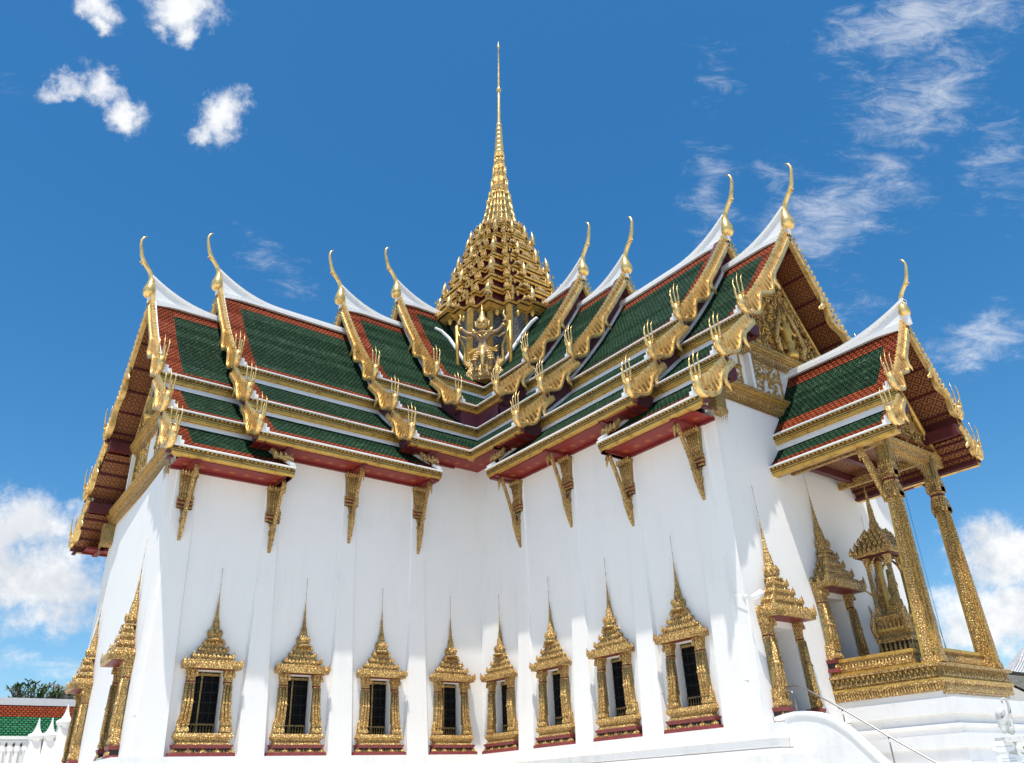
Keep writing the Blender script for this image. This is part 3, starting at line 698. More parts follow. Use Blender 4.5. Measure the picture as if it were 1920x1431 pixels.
for w in 'AB':
    G = WING[w]; T = G['T']
    for k in (1, 2, 3, 4):
        d = D[k]; X = G['X'][k]; zr = ZR[k]; z1 = Z1+d; nr = G['nr']
        p1 = slope1(zr, z1+.02, Y1-.05); p2 = slope2((4.70, 16.88+d), (Y2-.05, Z2+d+.02)); p3 = slope2((7.06, 13.99+d), (Y3-.05, Z3+d+.02))
        tin = G['X'][k+1]-.55 if k < 4 else 0.
        lab = None
        sec = None
        ms = MB(T)
        for sgn in (1, -1):
            rs = 1.15 if k != 3 else 1.05
            f4 = (lambda n: n) if k == 4 else None
            tile_sheet(ms, p1, sgn, f4 if f4 and sgn > 0 else (tin if k < 4 else 1.), X, nr, zr, z1, .98, .50, rs)
            if k < 3:
                tile_sheet(ms, p2, sgn, tin, X, 0, 0, 1, 0., .50, rs*.95)
                e = G['e'][k]
                tile_sheet(ms, p3, sgn, (lambda n, e=e: e+1.25*(1-(n-7.06)/2.0)), X, 0, 0, 1, 0., .62, rs*.9)
            elif k == 3:
                tile_sheet(ms, p2, sgn, (lambda n: n) if sgn > 0 else tin, X, 0, 0, 1, 0., .50, rs)
                tile_sheet(ms, p3, sgn, (lambda n: n) if sgn > 0 else tin, X, 0, 0, 1, 0., .62, rs)
            else: tile_sheet(ms, p2, sgn, (lambda n: n) if sgn > 0 else 1., X, 0, 0, 1, 0., .50, .9)
        sec = ms.build('roof_section', hall); SECT[w, k] = sec
        # white bands, flashings
        tr = MB(T)
        for sgn in (1, -1):
            a2 = (lambda n: n) if (k >= 3 and sgn > 0) else (lambda n: (tin if k < 4 else 1.))
            def band(n, za, zb_, ti, X=X, tr=tr, sgn=sgn):
                tr.face([(ti(n), sgn*n, za), (X-.15, sgn*n, za), (X-.15, sgn*n, zb_), (ti(n), sgn*n, zb_)], 'trim')
                tr.face([(ti(n), sgn*n, za), (X-.15, sgn*n, za), (X-.15, sgn*(n+.10), za), (ti(n+.1), sgn*(n+.10), za)], 'trim')
            if True:
                tr.extr([(sgn*(4.60), 16.86+d), (sgn*(4.84), 16.80+d), (sgn*4.80, 16.94+d), (sgn*4.70, 17.125+d), (sgn*4.56, 17.125+d)], 'x', (a2(4.7) if k >= 3 and sgn > 0 else a2(0)), X-.12, 'trim')
            if k < 4:
                tr.extr([(sgn*(6.98), 13.97+d), (sgn*(7.20), 13.92+d), (sgn*7.16, 14.04+d), (sgn*7.08, 14.195+d), (sgn*6.96, 14.195+d)], 'x', (a2(7.0) if k == 3 and sgn > 0 else (tin if k == 3 else G['e'][k]+1.2)), X-.12, 'trim')
            if k < 4:      # flashing where the tiles meet the next gable wall
                def sh(n, z): return sgn*n + nr*max(0, (z-z1)/(zr-z1))
                tr.tube([(tin+.10, sh(n, z), z+.06) for n, z in p1], [.13]*len(p1), 'trim', 6)
                if k < 3 or sgn < 0: tr.tube([(tin+.10, sgn*n, z+.06) for n, z in p2], [.13]*len(p2), 'trim', 6)
                if k < 3:
                    e = G['e'][k]
                    tr.tube([(e+1.25*(1-(n-7.06)/2.0)+.05, sgn*n, z+.05) for n, z in p3], [.12]*len(p3), 'trim', 6)
        tr.build('roof_flashing', sec)
        ridge(T, tin, X, nr, zr, sec)
        chofa(T, X+.30, nr, zr+.33 if k == 1 else ZR[k]+.30+(.0), sec, 1.0 if k < 3 else 1.04)
        # cornices
        for sgn in (1, -1):
            fi = tin
            fascia(T, sgn, Y1, z1, fi if not (k == 4 and sgn > 0) else 0, X-.02+.13, sec, mitre=(k == 4 and sgn > 0))
            fascia(T, sgn, Y2, Z2+d, fi, X, sec, mitre=(k >= 3 and sgn > 0))
            if k < 3: fascia(T, sgn, Y3, Z3+d, G['e'][k], X-.09, sec)
            elif k == 3: fascia(T, sgn, Y3, Z3+d, tin, X-.09, sec, mitre=(sgn > 0))
            # bargeboards
            barge(T, X+.10, p1, sgn, nr, zr, z1, .14, .31, .52, sec, 1.0, True, True)
            q2 = slope2((4.95, 16.85+d), (Y2+.05, Z2+d+.05), 6); barge(T, X+.10, [(4.62, 17.15+d)]+q2[1:], sgn, 0, 0, 1, .14, .30, .40, sec, .92)
            if k < 4: barge(T, X+.02, [(6.72, 14.42+d)]+slope2((7.1, 14.05+d), (Y3+.05, Z3+d+.05), 6)[1:], sgn, 0, 0, 1, .14, .30, .36, sec, .92)
            naga(T, X+.10, Y1, z1, sgn, sec, .88); naga(T, X+.10, Y2, Z2+d, sgn, sec, .85)
            if k < 4: naga(T, X+.02, Y3, Z3+d, sgn, sec, .85)
        # ridge beam end under the horn
        be = MB(T); be.box(X-.2, X+.22, nr-.17, nr+.17, zr-.55, zr-.15, 'purple')
        # gable infill
        gx = X-.45 if k > 1 else None
        gp = MB(T)
        if k > 1:
            profs = [p1, p2, p3] if k < 4 else [p1, p2+[(6.9, 14.2+d-.2), (6.9, 13.4+d-1.3)]]
            poly = gable_poly(profs, nr, zr, z1); lowz = profs[-1][-1][1]-(.12 if k < 4 else 0)-.45
            poly = poly[:len(poly)//2]+[(poly[len(poly)//2-1][0], lowz), (poly[len(poly)//2][0], lowz)]+poly[len(poly)//2:]
            vs = [gp.V((gx, a, b)) for a, b in poly]; gp.facei(vs, 'purple')
            for sgn in (1, -1):      # underside of the overhang
                for pr in (p1, p2, p3)[:3 if k < 4 else 2]:
                    for a, b in zip(pr, pr[1:]): gp.face([(gx, sgn*a[0], a[1]-.14), (X, sgn*a[0], a[1]-.14), (X, sgn*b[0], b[1]-.14), (gx, sgn*b[0], b[1]-.14)], 'purple')
                gp.face([(gx, sgn*(Y1-.36), z1-.51), (X, sgn*(Y1-.36), z1-.51), (X, sgn*4.56, 16.95+d), (gx, sgn*4.56, 16.95+d)], 'purple')
        gp.v and gp.build('gable_panel', sec)
        be.build('beam_end', sec)
        if k == 4:
            cw = MB(T); cw.face([(7.12, 7.12, 17.3), (X-.3, 7.12, 17.3), (X-.3, 7.12, 19.0), (7.12, 7.12, 19.0)], 'purple'); cw.face([(7.12, 7.12, 18.72), (X-.3, 7.12, 18.72), (X-.3, 6.4, 18.72), (6.4, 6.4, 18.72)], 'purple'); cw.build('corner_panel', sec)
        # carved golden consoles where a lower eave ends against the next section
        if k in (2, 3):
            cn = MB(T); t = G['e'][k-1]+.55; zz = Z3+D[k]-.55
            cn.tube([(t+.5, 8.6, zz-.05), (t+.25, 8.7, zz-.40), (t-.05, 8.75, zz-.55), (t-.35, 8.8, zz-.30), (t-.55, 8.8, zz-.62)], [.10, .17, .20, .14, .03], 'carved_bright', 7)
            for q in range(4): cn.leaf((t+.35-q*.25, 8.8, zz-.55), .2, .38, 'carved_bright', (.05, .05))
            cn.build('corner_console', sec)
        # soffit under the lowest eave
        if k < 4:
            za = Z3+d-.40; t1 = X-.10 if k > 1 else G['L']; 
            for sgn in (1, -1):
                so = MB(T)
                if k < 3: a = G['e'][k]+.1; b0 = a
                else: a = 0; b0 = None
                if b0 is not None:
                    so.face([(a, sgn*(Y3-.12), za), (t1, sgn*(Y3-.12), za), (t1, sgn*(HW-.05), za-.03), (a, sgn*(HW-.05), za-.03)], 'soffit', [(a, 0), (t1, 0), (t1, 1.7), (a, 1.7)])
                elif sgn > 0:
                    so.face([(Y3-.12, Y3-.12, za), (t1, Y3-.12, za), (t1, HW-.05, za-.03), (HW-.05, HW-.05, za-.03)], 'soffit', [(Y3, 0), (t1, 0), (t1, 1.7), (HW, 1.7)])
                else: so.face([(HW, -(Y3-.12), za), (t1, -(Y3-.12), za), (t1, -(HW-.05), za-.03), (HW, -(HW-.05), za-.03)], 'soffit', [(HW, 0), (t1, 0), (t1, 1.7), (HW, 1.7)])
                aa = a if k < 3 else (HW if sgn < 0 else Y3)
                y0, y1_ = sorted((sgn*(Y3-.42), sgn*(Y3-.26))); so.box(aa, t1, y0, y1_, za-.10, za+.02, 'lacquer')
                y0, y1_ = sorted((sgn*HW, sgn*(HW+.14))); so.box(aa, t1, y0, y1_, za-.14, za+.02, 'lacquer')
                ts = [p for p in pil_t[w] if aa-.2 < p < X]
                if k == 2: ts.append(aa+.12)
                if k == 1: ts.append(aa+.12)
                if k == 3: ts.append(11.2); 
                for t in ts:
                    y0, y1_ = sorted((sgn*HW, sgn*(Y3-.14))); so.box(t-.14, t+.14, y0, y1_, za-.16, za+.02, 'lacquer')
                so.build('eave_soffit', sec)
    # ---- outer gable: lattice underside, purlins, pediment
    X = G['X'][1]; zr = ZR[1]; z1 = Z1; nr = G['nr']
    p1 = slope1(zr, z1+.02, Y1-.05); p2 = slope2((4.70, 16.88), (Y2-.05, Z2+.02)); p3 = slope2((7.06, 13.99), (Y3-.05, Z3+.02))
    un_ = MB(T); pin = 23.1
    for sgn in (1, -1):
        for pr, off in ((p1, .30), (p2, .42), (p3, .42)):
            dacc = 0
            for i, (a, b) in enumerate(zip(pr, pr[1:])):
                l = math.hypot(b[0]-a[0], b[1]-a[1])
                sh = lambda n, z: sgn*n + (nr*max(0, (z-z1)/(zr-z1)) if pr is p1 else 0)
                q = [(pin, sh(a[0], a[1])-sgn*.12, a[1]-off), (X-.02, sh(a[0], a[1])-sgn*.12, a[1]-off), (X-.02, sh(b[0], b[1])-sgn*.12, b[1]-off), (pin, sh(b[0], b[1])-sgn*.12, b[1]-off)]
                un_.face(q, 'lattice', [(pin, dacc), (X, dacc), (X, dacc+l), (pin, dacc+l)]); dacc += l
            n_r = 6 if pr is p1 else 4
            for j in range(n_r):
                f = (j+.5)/n_r*(len(pr)-1); i = int(f); a, b = pr[i], pr[min(i+1, len(pr)-1)]; n_, z_ = lerp(a[0], b[0], f-i), lerp(a[1], b[1], f-i)
                s_ = sgn*n_ + (nr*max(0, (z_-z1)/(zr-z1)) if pr is p1 else 0) - sgn*.12
                un_.box(pin, X-.02, *sorted((s_-sgn*.07, s_+sgn*.05)), z_-off-.07, z_-off+.02, 'lacquer_dark')
        # stepped maroon beams below each cornice
        for (y, z) in ((Y1, Z1), (Y2, Z2)):
            un_.box(X-.13, X-.01, *sorted((sgn*(y-.98), sgn*(y-.10))), z-1.06, z-.50, 'lacquer_dark')
            un_.box(pin, X-.13, *sorted((sgn*(y-.98), sgn*(y-.68))), z-1.08, z-.52, 'lacquer_dark')
        un_.box(X-.2, X-.02, *sorted((sgn*(Y3-.50), sgn*(Y3-.14))), Z3-.60, Z3-.50, 'lacquer_dark')
    un_.build('gable_soffit', SECT[w, 1])
    # pediment
    L_ = 23.72 if w == 'B' else 23.75
    xs = lambda n, o=0.: L_+o-(0 if w == 'B' else G['shear']*.55*(HW-n))
    pe = MB(lambda a, b, c: T(xs(b, a), b, c))
    tri = [(-3.95, 16.9), (3.95, 16.9), (.15+nr*.5, 22.4)]
    vs = [pe.V((0, a, b)) for a, b in tri]; pe.facei(vs, 'carved')
    rnd = random.Random(5)
    # layers of scrollwork in relief
    for i in range(330):
        z = 17.0+abs(rnd.random()**1.25)*5.0; half = 3.8*(1-(z-16.9)/5.5)
        n = rnd.uniform(-half, half); a0 = rnd.uniform(0, 6.28); r0 = rnd.uniform(.12, .30); s = rnd.choice((-1, 1))
        pts = []; rad = []
        for j in range(7):
            f = j/6; aa = a0+s*f*4.4; rr = r0*(1-f*.75); pts.append((.06+.20*f*rnd.random()+.04, n+rr*math.cos(aa), z+rr*math.sin(aa))); rad.append(.055*(1-f*.6)+.012)
        pe.tube(pts, rad, rnd.choice(('carved_bright', 'carved', 'gold_flat')), 5)
    for i in range(130):
        z = 17.0+rnd.random()*4.6; half = 3.7*(1-(z-16.9)/5.5); pe.leaf((.14+rnd.random()*.12, rnd.uniform(-half, half), z), .18, .34, 'carved_bright', (.08, rnd.uniform(-.1, .1)))
    # standing figure between twin scroll columns in the middle
    c0 = nr*.35
    pe.lathe((.30, c0), [(.34, 17.0), (.40, 17.25), (.22, 17.35), (.30, 17.8), (.20, 18.2), (.30, 18.6), (.24, 19.0), (.10, 19.15), (.15, 19.35), (.13, 19.55), (.06, 19.7), (.01, 20.2)], 'gold_flat', 8)
    for s in (-1, 1):
        pe.tube([(.3, c0+s*.2, 18.8), (.4, c0+s*.6, 18.5), (.4, c0+s*.85, 19.0)], [.10, .07, .05], 'gold_flat', 6)
        pe.tube([(.3, c0+s*.9, 17.2), (.4, c0+s*1.2, 17.9), (.42, c0+s*.9, 18.6), (.4, c0+s*.5, 19.4), (.3, c0+s*.1, 20.4)], [.16, .15, .12, .09, .03], 'carved_bright', 7)
        # raking mouldings
        q = [(tri[0 if s < 0 else 1][0], 16.75), (tri[2][0], 22.55)]
        pe.tube([(.20, q[0][0], q[0][1]), (.20, lerp(q[0][0], q[1][0], .5), lerp(q[0][1], q[1][1], .5)-.08), (.20, q[1][0], q[1][1])], [.13, .12, .10], 'gold_flat', 6)
        for j in range(20):
            f = j/20; pe.leaf((.24, lerp(q[0][0], q[1][0], f)-s*.12, lerp(q[0][1], q[1][1], f)-.30), .16, .34, 'carved_bright', (0, -s*.05))
    pe_o = pe.build('pediment', hall)
    en = MB(lambda a, b, c: T(xs(b, a), b, c))
    zl = 13.0 if w == 'B' else 12.55
    def entab(z0, z1_, h0, h1, o):
        k = (z1_-z0)
        for a, b, pr, mm in ((0, .18, .10, 'carved'), (.18, .42, .20, 'carved_bright'), (.42, .60, .27, 'carved'), (.60, .78, .34, 'gold_flat'), (.78, 1.0, .40, 'carved')):
            en.box(-.3, pr+o, -lerp(h0, h1, a), lerp(h0, h1, a), z0+k*a, z0+k*b, mm)
        n = int(h0*2/.17)
        for i in range(n+1):
            x = -h0+2*h0*i/n
            P = [(pr_, x+dx, z) for pr_, dx, z in ((.36+o, -.075, z0+k*.05), (.36+o, .075, z0+k*.05), (.30+o, 0, z0-.22))]
            en.face([(.14+o, x-.075, z0+k*.06), (.14+o, x+.075, z0+k*.06), (.12+o, x, z0-.20)], 'carved_bright')
            en.face([(.20+o, x-.06, z0+k*.16), (.20+o, x+.06, z0+k*.16), (.15+o, x, z0-.12)], 'carved_bright')
    entab(16.25, 16.92, 4.6, 4.2, .05)
    entab(zl+.45, zl+1.20, 7.05, 7.0, .10)
    # wall behind with carved panels and plain openings between the two beams
    za_, zb_ = zl+1.20, 16.25
    en.box(-.4, -.02, -6.9, 6.9, 12.3, za_+.05, 'plaster')
    en.face([(-.02, -6.3, za_), (-.02, 6.3, za_), (-.02, 4.3, zb_), (-.02, -4.3, zb_)], 'plaster')
    for s in (-1, 1):
        for (a0, a1) in ((.9, 3.0), (4.0, 4.9)):
            for i in range(int((a1-a0)*34)):
                x = s*rnd.uniform(a0+.1, a1-.1); z = rnd.uniform(za_+.15, zb_-.15-(.6 if a0 > 3 else 0)); r0 = rnd.uniform(.10, .22); b0 = rnd.uniform(0, 6.28); sg = rnd.choice((-1, 1))
                en.tube([(.03+.10*j/5, x+r0*(1-j/6)*math.cos(b0+sg*j*.8), z+r0*(1-j/6)*math.sin(b0+sg*j*.8)) for j in range(6)], [.045, .045, .04, .035, .025, .015], rnd.choice(('carved_bright', 'gold_flat')), 5)
            en.box(-.01, .05, *sorted((s*a0, s*(a0+.07))), za_, zb_, 'gold_flat'); en.box(-.01, .05, *sorted((s*(a1-.07), s*a1)), za_, zb_-(.5 if a0 > 3 else 0), 'gold_flat')
        en.box(-.01, .30, *sorted((s*3.42, s*3.62)), za_, zb_, 'trim'); en.box(-.01, .02, *sorted((s*3.05, s*3.42)), za_, zb_, 'dark')
        en.box(-.01, .12, *sorted((s*3.30, s*3.40)), za_, zb_, 'gold_flat')
        # corner column head hanging beside the end wall
        x = s*6.75
        en.frust((.25, x), .30, .34, zl-.55, zl+.45, 'mosaic_gold', .34, .34); en.frust((.25, x), .33, .33, zl-.75, zl-.55, 'carved', .36, .36)
        for i in range(5): en.face([(.58, x-.3+i*.13, zl-.74), (.58, x-.17+i*.13, zl-.74), (.55, x-.24+i*.13, zl-1.25-.1*(i % 2))], 'carved_bright')
    en.build('carved_entablature', pe_o)
# ------------------------------------------------------------------ central spire
def CX(z):                                  # the real spire stands a little off centre and leans very slightly
    s = .42 + (z-31.4)*.028; return (-.7788*s, .6273*s)
def TS(a, b, z):
    c = CX(z); return (a+c[0], b+c[1], z)
Q = [(1, .26), (.926, .26), (.926, .40), (.852, .40), (.852, .52), (.755, .52), (.755, .755), (.52, .755), (.52, .852), (.40, .852), (.40, .926), (.26, .926), (.26, 1)]
def redent(h):
    p = []
    for k in range(4):
        for x, y in Q:
            for _ in range(k): x, y = -y, x
            p.append((x*h, y*h))
    return p
def ring(mb, h0, z0, h1, z1, m):
    A = [mb.V((x, y, z0)) for x, y in redent(h0)]; B = [mb.V((x, y, z1)) for x, y in redent(h1)]; n = len(A)
    for i in range(n): mb.facei((A[i], A[(i+1) % n], B[(i+1) % n], B[i]), m)
    return A, B
dr = MB(TS)
DP = [(4.95, 2.95), (3.85, 2.95), (3.85, 3.85), (2.95, 3.85), (2.95, 4.95)]
P = []
for k in range(4):
    for x, y in DP:
        for _ in range(k): x, y = -y, x
        P.append((x, y))
dr.extr(P, 'z', 20.8, 29.55, 'silver')
for k in range(4):
    for (x, y, r_) in ((4.92, 2.92, .16), (2.92, 4.92, .16), (3.84, 3.84, .16), (4.98, 1.4, .09), (4.98, -1.4, .09)):
        for _ in range(k): x, y = -y, x
        dr.frust((x, y), r_, r_, 21.2, 29.3, 'gold_flat')
A, B = ring(dr, 5.45, 28.99, 4.5, 29.3, 'lacquer_dark'); dr.facei(B, 'lacquer_dark')
for k in range(4):
    for (x, y) in ((5.55, 0), (5.55, 1.3), (5.55, -1.3), (5.0, 2.2), (5.0, -2.2), (4.75, 2.7), (4.75, -2.7), (4.25, 3.5), (3.5, 4.25)):
        for _ in range(k): x, y = -y, x
        dr.lathe((x, y), [(.02, 28.5), (.14, 28.62), (.19, 28.85), (.10, 29.1)], 'gold_flat', 8)
drum = dr.build('spire_drum', hall, False)
# white flashing where the roofs die into the drum
def roofz(n): return ZR[4] - (ZR[4]-(Z1+D[4]))*(1-(1-n/Y1)*(1-.2*n/Y1))
path = [(6.35, 1.15), (5.85, 1.25), (5.45, 1.6), (5.28, 2.2), (5.22, 3.2), (4.85, 3.6), (4.55, 3.95), (4.48, 4.45)]
for q in (0, 1):
    fl = MB()
    pts = [((x, n, roofz(n)+.10) if q == 0 else (n, x, roofz(n)+.10)) for x, n in path]
    fl.tube(pts, [.10, .14, .15, .14, .13, .12, .12, .10], 'trim', 8)
    fl.build('drum_flashing', drum)
TI = [(29.30, 6.05), (30.95, 5.25), (32.35, 4.70), (33.7, 4.15), (35.1, 3.60), (36.5, 3.08), (37.9, 2.58), (39.2, 2.12), (40.4, 0)]
for i in range(8):
    z, h = TI[i]; zn, hn = TI[i+1]
    if i == 7: hn = 1.4
    t = MB(TS)
    A, _ = ring(t, h*.93, z, h*.955, z+.12, 'gold_flat'); t.facei(A, 'lacquer_dark')
    ring(t, h*.955, z+.12, h*.98, z+.18, 'dark'); ring(t, h*.98, z+.18, h*.995, z+.30, 'gold_flat')
    ring(t, h*.995, z+.30, h*.99, z+.36, 'dark'); ring(t, h*.99, z+.36, h*.84, z+.44, 'carved')
    if i == 0:
        ring(t, h*.885, z-.32, h*.90, z-.20, 'gold_flat'); ring(t, h*.90, z-.20, h*.905, z-.15, 'dark'); ring(t, h*.905, z-.15, h*.93, z, 'gold_flat')
    body = h*.76; ring(t, body, z+.42, min(body, hn*.86), zn+.02, 'lacquer_dark')
    # dentils under the cornice
    P = redent(h*.985)
    for a, b in zip(P, P[1:]+P[:1]):
        l = math.hypot(b[0]-a[0], b[1]-a[1]); n = max(1, int(l/.14))
        for j in range(n):
            f = (j+.5)/n; x, y = lerp(a[0], b[0], f), lerp(a[1], b[1], f); t.frust((x, y), .035, .035, z+.125, z+.175, 'gold_flat')
            t.frust((x, y), .035, .035, z+.305, z+.355, 'gold_flat')
    sc = .50+.45*(h/5.0); H = (zn-z)
    # little gabled niches on every projection, finials on every corner
    P = redent(h*.93); n = len(P)
    for k in range(n):
        x, y = P[k]; kk = k % 13
        if kk in (0, 4, 6, 8, 12):            # convex corners: triple pointed clusters
            for (ox, oy) in ((0, 0), (.13, -.04), (-.04, .13), (-.13, .02), (.02, -.13)):
                t.leaf((x+ox*sc, y+oy*sc, z+.38), .15*sc, (.62 if (ox, oy) == (0, 0) else .42)*H, 'carved_bright', (0, 0), .5)
            t.lathe((x*.985, y*.985), [(.09*sc, z+.38), (.15*sc, z+.50), (.07*sc, z+.60), (.11*sc, z+.72), (.040*sc, z+.82), (.010, z+1.08*min(1, H))], 'gold', 6)
    for k in range(4):
        def rt(x, y):
            for _ in range(k): x, y = -y, x
            return x, y
        # central gable dormer, flat faced with pointed outline
        for (c, wd, hh) in ((0, .46, .95), (-.30*h, .30, .66), (.30*h, .30, .66)):
            for q in range(3):
                f = 1-q*.28
                x, y = rt(h*(.95-q*.045), c); t.leaf((x, y, z+.38+q*.14*hh), wd*sc*1.5*f, hh*H*.44, ('carved', 'carved_bright', 'gold')[q], (0, 0), .28)
            for s in (-1, 1):
                x, y = rt(h*.93, c+s*wd*sc*.85); t.leaf((x, y, z+.38), .12*sc, hh*H*.45, 'gold', (0, 0), .5)
        for c in (-.45, -.16, .16, .45):
            x, y = rt(h*.84, c*h); t.frust((x, y), .06*sc, .06*sc, z+.42, zn, 'gold_flat')
        for c in (-.54, -.46, -.20, .20, .46, .54):
            x, y = rt(h*.95, c*h); t.leaf((x, y, z+.37), .10*sc, .30*H, 'gold', (0, 0), .5)
    # large flame antefixes standing out at the far corners of each second storey
    if i % 2 == 0:
        for (cx_, cy_) in ((1, .26), (1, -.26)):
            for k in range(4):
                x, y = h*cx_*.95, h*cy_*.95
                for _ in range(k): x, y = -y, x
                t.tube([(x, y, z+.38), (x*1.03, y*1.03, z+.75), (x*1.02, y*1.02, z+1.15), (x*1.0, y*1.0, z+1.7)], [.13*sc, .20*sc, .14*sc, .012], 'gold', 6)
        for sx in (-1, 1):
            for sy in (-1, 1):
                x, y = sx*h*.72, sy*h*.72; 
                t.tube([(x, y, z+.45), (x*1.04, y*1.04, z+.8), (x*1.05, y*1.05, z+1.15), (x*1.03, y*1.03, z+1.5), (x*1.01, y*1.01, z+1.95)], [.16*sc, .24*sc, .20*sc, .13*sc, .015], 'gold', 6)
                for q in range(3): t.leaf((x*1.04, y*1.04, z+.5+q*.32), .42*sc*(1-q*.2), .5, 'carved_bright', (sx*.08, sy*.08), .5)
    t.build('spire_tier', drum)
# concave bell roof, four corner ribs
bl = MB(TS)
bp = [(1.62, 39.9), (1.38, 41.0), (1.20, 41.8), (1.04, 42.7), (.92, 43.5), (.86, 44.05)]
for (h0, z0), (h1, z1) in zip(bp, bp[1:]): ring(bl, h0, z0, h1, z1, 'bell')
for (h0, z0), (h1, z1) in zip(bp, bp[1:]):
    for sx in (-1, 1):
        for sy in (-1, 1):
            for q in ((1.0, .26), (.852, .50), (.705, .705), (.50, .852), (.26, 1.0)):
                bl.tube([(sx*h0*q[0]*1.02, sy*h0*q[1]*1.02, z0), (sx*h1*q[0]*1.02, sy*h1*q[1]*1.02, z1)], [.075, .065], 'gold', 5)
for k in range(4):
    for c in (-.5, 0, .5):
        x, y = .92, c*.7
        for _ in range(k): x, y = -y, x
        bl.leaf((x, y, 43.25), .34, -.75, 'gold', (0, 0), .25)
ring(bl, .84, 43.7, .95, 43.85, 'gold'); ring(bl, .95, 43.85, .90, 44.1, 'gold'); ring(bl, .90, 44.1, .5, 44.2, 'gold')
for k in range(0, 52, 2):
    x, y = redent(.94)[k]; bl.leaf((x, y, 44.0), .12, .28, 'gold')
bl.build('bell_roof', drum)
ne = MB(TS)
for i, (z0, z1, h) in enumerate(((44.1, 45.7, .78), (45.7, 47.2, .62), (47.2, 48.6, .48))):
    ring(ne, h*.86, z0, h*.80, z1-.2, 'carved'); ring(ne, h*.80, z1-.2, h*.95, z1-.12, 'gold'); ring(ne, h*.95, z1-.12, h*.9, z1, 'gold')
    P = redent(h*.9)
    for x, y in P: ne.tube([(x, y, z0), (x*.93, y*.93, z1-.15)], [.05*h/.6, .045*h/.6], 'gold', 4)
    for x, y in P[::2]: ne.leaf((x, y, z0+.9), .10, .5, 'gold')
pr = []
z = 48.6; r = .44
for i in range(7):
    pr += [(r*.70, z), (r, z+.13), (r*1.02, z+.27), (r*.95, z+.40), (r*.66, z+.52)]; z += .54; r *= .915
pr += [(.17, z), (.15, 53.5), (.13, 56.2), (.10, 56.3), (.24, 56.5), (.25, 56.62), (.14, 56.75), (.11, 56.9), (.12, 57.0), (.085, 59.5), (.06, 62.0), (.12, 62.15), (.14, 62.3), (.06, 62.6), (.01, 63.1)]
ne.lathe((0, 0), pr, 'gold', 14)
ne.build('needle', drum)

# ------------------------------------------------------------------ gilded guardian (half bird figure) at the spire foot
def skin(name, verts, edges, radii, parent, material, sub=2, root=0, rs=1.0):
    me = bpy.data.meshes.new(name); off = WL[parent.name]
    me.from_pydata([tuple(Vector(v)-off) for v in verts], edges, []); me.materials.append(M[material])
    o = bpy.data.objects.new(name, me); COL.objects.link(o); o.parent = parent; WL[o.name] = off.copy()
    md = o.modifiers.new('skin', 'SKIN'); md.use_smooth_shade = True
    sv = me.skin_vertices[0].data if me.skin_vertices else None
    if sv is None:
        me.attributes  # skin layer is made by the modifier
    for i, r in enumerate(radii):
        me.skin_vertices[0].data[i].radius = (r*rs, r*rs) if not isinstance(r, tuple) else r
    me.skin_vertices[0].data[root].use_root = True
    ss = o.modifiers.new('sub', 'SUBSURF'); ss.levels = sub; ss.render_levels = sub
    return o
gd = Vector((.7071, .7071, 0)); gs = Vector((-.7071, .7071, 0)); gc = Vector((4.62, 4.62, 0))
def gp_(s, d, z): v = gc+gs*s*1.35+gd*d*1.1; return (v.x, v.y, 22.75+(z-25.9)*.97)
Vv = [(0, .30, 28.35), (0, .34, 28.85), (0, .36, 29.42), (0, .36, 29.78), (0, .42, 30.10), (0, .42, 30.36)]
Vv = [gp_(*v) for v in Vv]; Ed = [(0, 1), (1, 2), (2, 3), (3, 4), (4, 5)]; Rd = [.27, .21, .34, .13, .26, .20]
for s in (-1, 1):
    b = len(Vv)
    Vv += [gp_(*v) for v in ((s*.38, .34, 29.50), (s*.78, .42, 29.62), (s*1.08, .45, 30.02), (s*1.16, .45, 30.28), (s*.22, .40, 28.05), (s*.42, .60, 27.30), (s*.33, .45, 26.60), (s*.36, .70, 26.45))]
    Rd += [.17, .12, .095, .11, .21, .17, .11, .09]
    Ed += [(2, b), (b, b+1), (b+1, b+2), (b+2, b+3), (0, b+4), (b+4, b+5), (b+5, b+6), (b+6, b+7)]
gu = skin('guardian_statue', Vv, Ed, Rd, hall, 'skin_bronze', rs=1.12); gu['label'] = 'gilded winged guardian figure with raised arms at the foot of the spire'
gt = MB(); TG = lambda s, d, z: gp_(s, d, z)
gt.T = TG
gt.lathe((0, .42), [(.25, 30.36), (.31, 30.42), (.32, 30.50), (.24, 30.60), (.26, 30.68), (.16, 30.84), (.17, 30.92), (.09, 31.15), (.05, 31.4), (.01, 31.95)], 'gold', 12)
gt.lathe((0, .48), [(.12, 29.88), (.24, 29.98), (.28, 30.15), (.27, 30.34), (.22, 30.44)], 'gold', 12)
for s in (-1, 1):
    gt.leaf((s*.28, .40, 30.10), .14, .55, 'gold', (s*.10, 0), .3)
    gt.tube([(s*.04, .75, 30.24), (s*.10, .76, 30.27), (s*.17, .70, 30.25)], [.02, .045, .015], 'dark', 6)
    gt.tube([(s*.02, .77, 30.31), (s*.12, .77, 30.36), (s*.20, .68, 30.33)], [.02, .03, .01], 'gold_flat', 5)
gt.tube([(0, .74, 30.26), (0, .86, 30.17), (0, .80, 30.08)], [.05, .06, .015], 'gold', 6)
gt.tube([(-.13, .68, 30.02), (0, .74, 29.99), (.13, .68, 30.02)], [.025, .045, .025], 'base_red', 6)
gt.build('crown_and_face', gu)
gc2 = MB(TG)
gc2.lathe((0, .32), [(.29, 28.22), (.33, 28.34), (.25, 28.55), (.22, 28.72)], 'gold', 12); gc2.lathe((0, .35), [(.34, 29.52), (.30, 29.62), (.18, 29.76)], 'gold', 12)
gc2.tube([(0, .60, 28.3), (0, .78, 27.5), (0, .74, 26.6)], [.13, .14, .05], 'gold', 7)
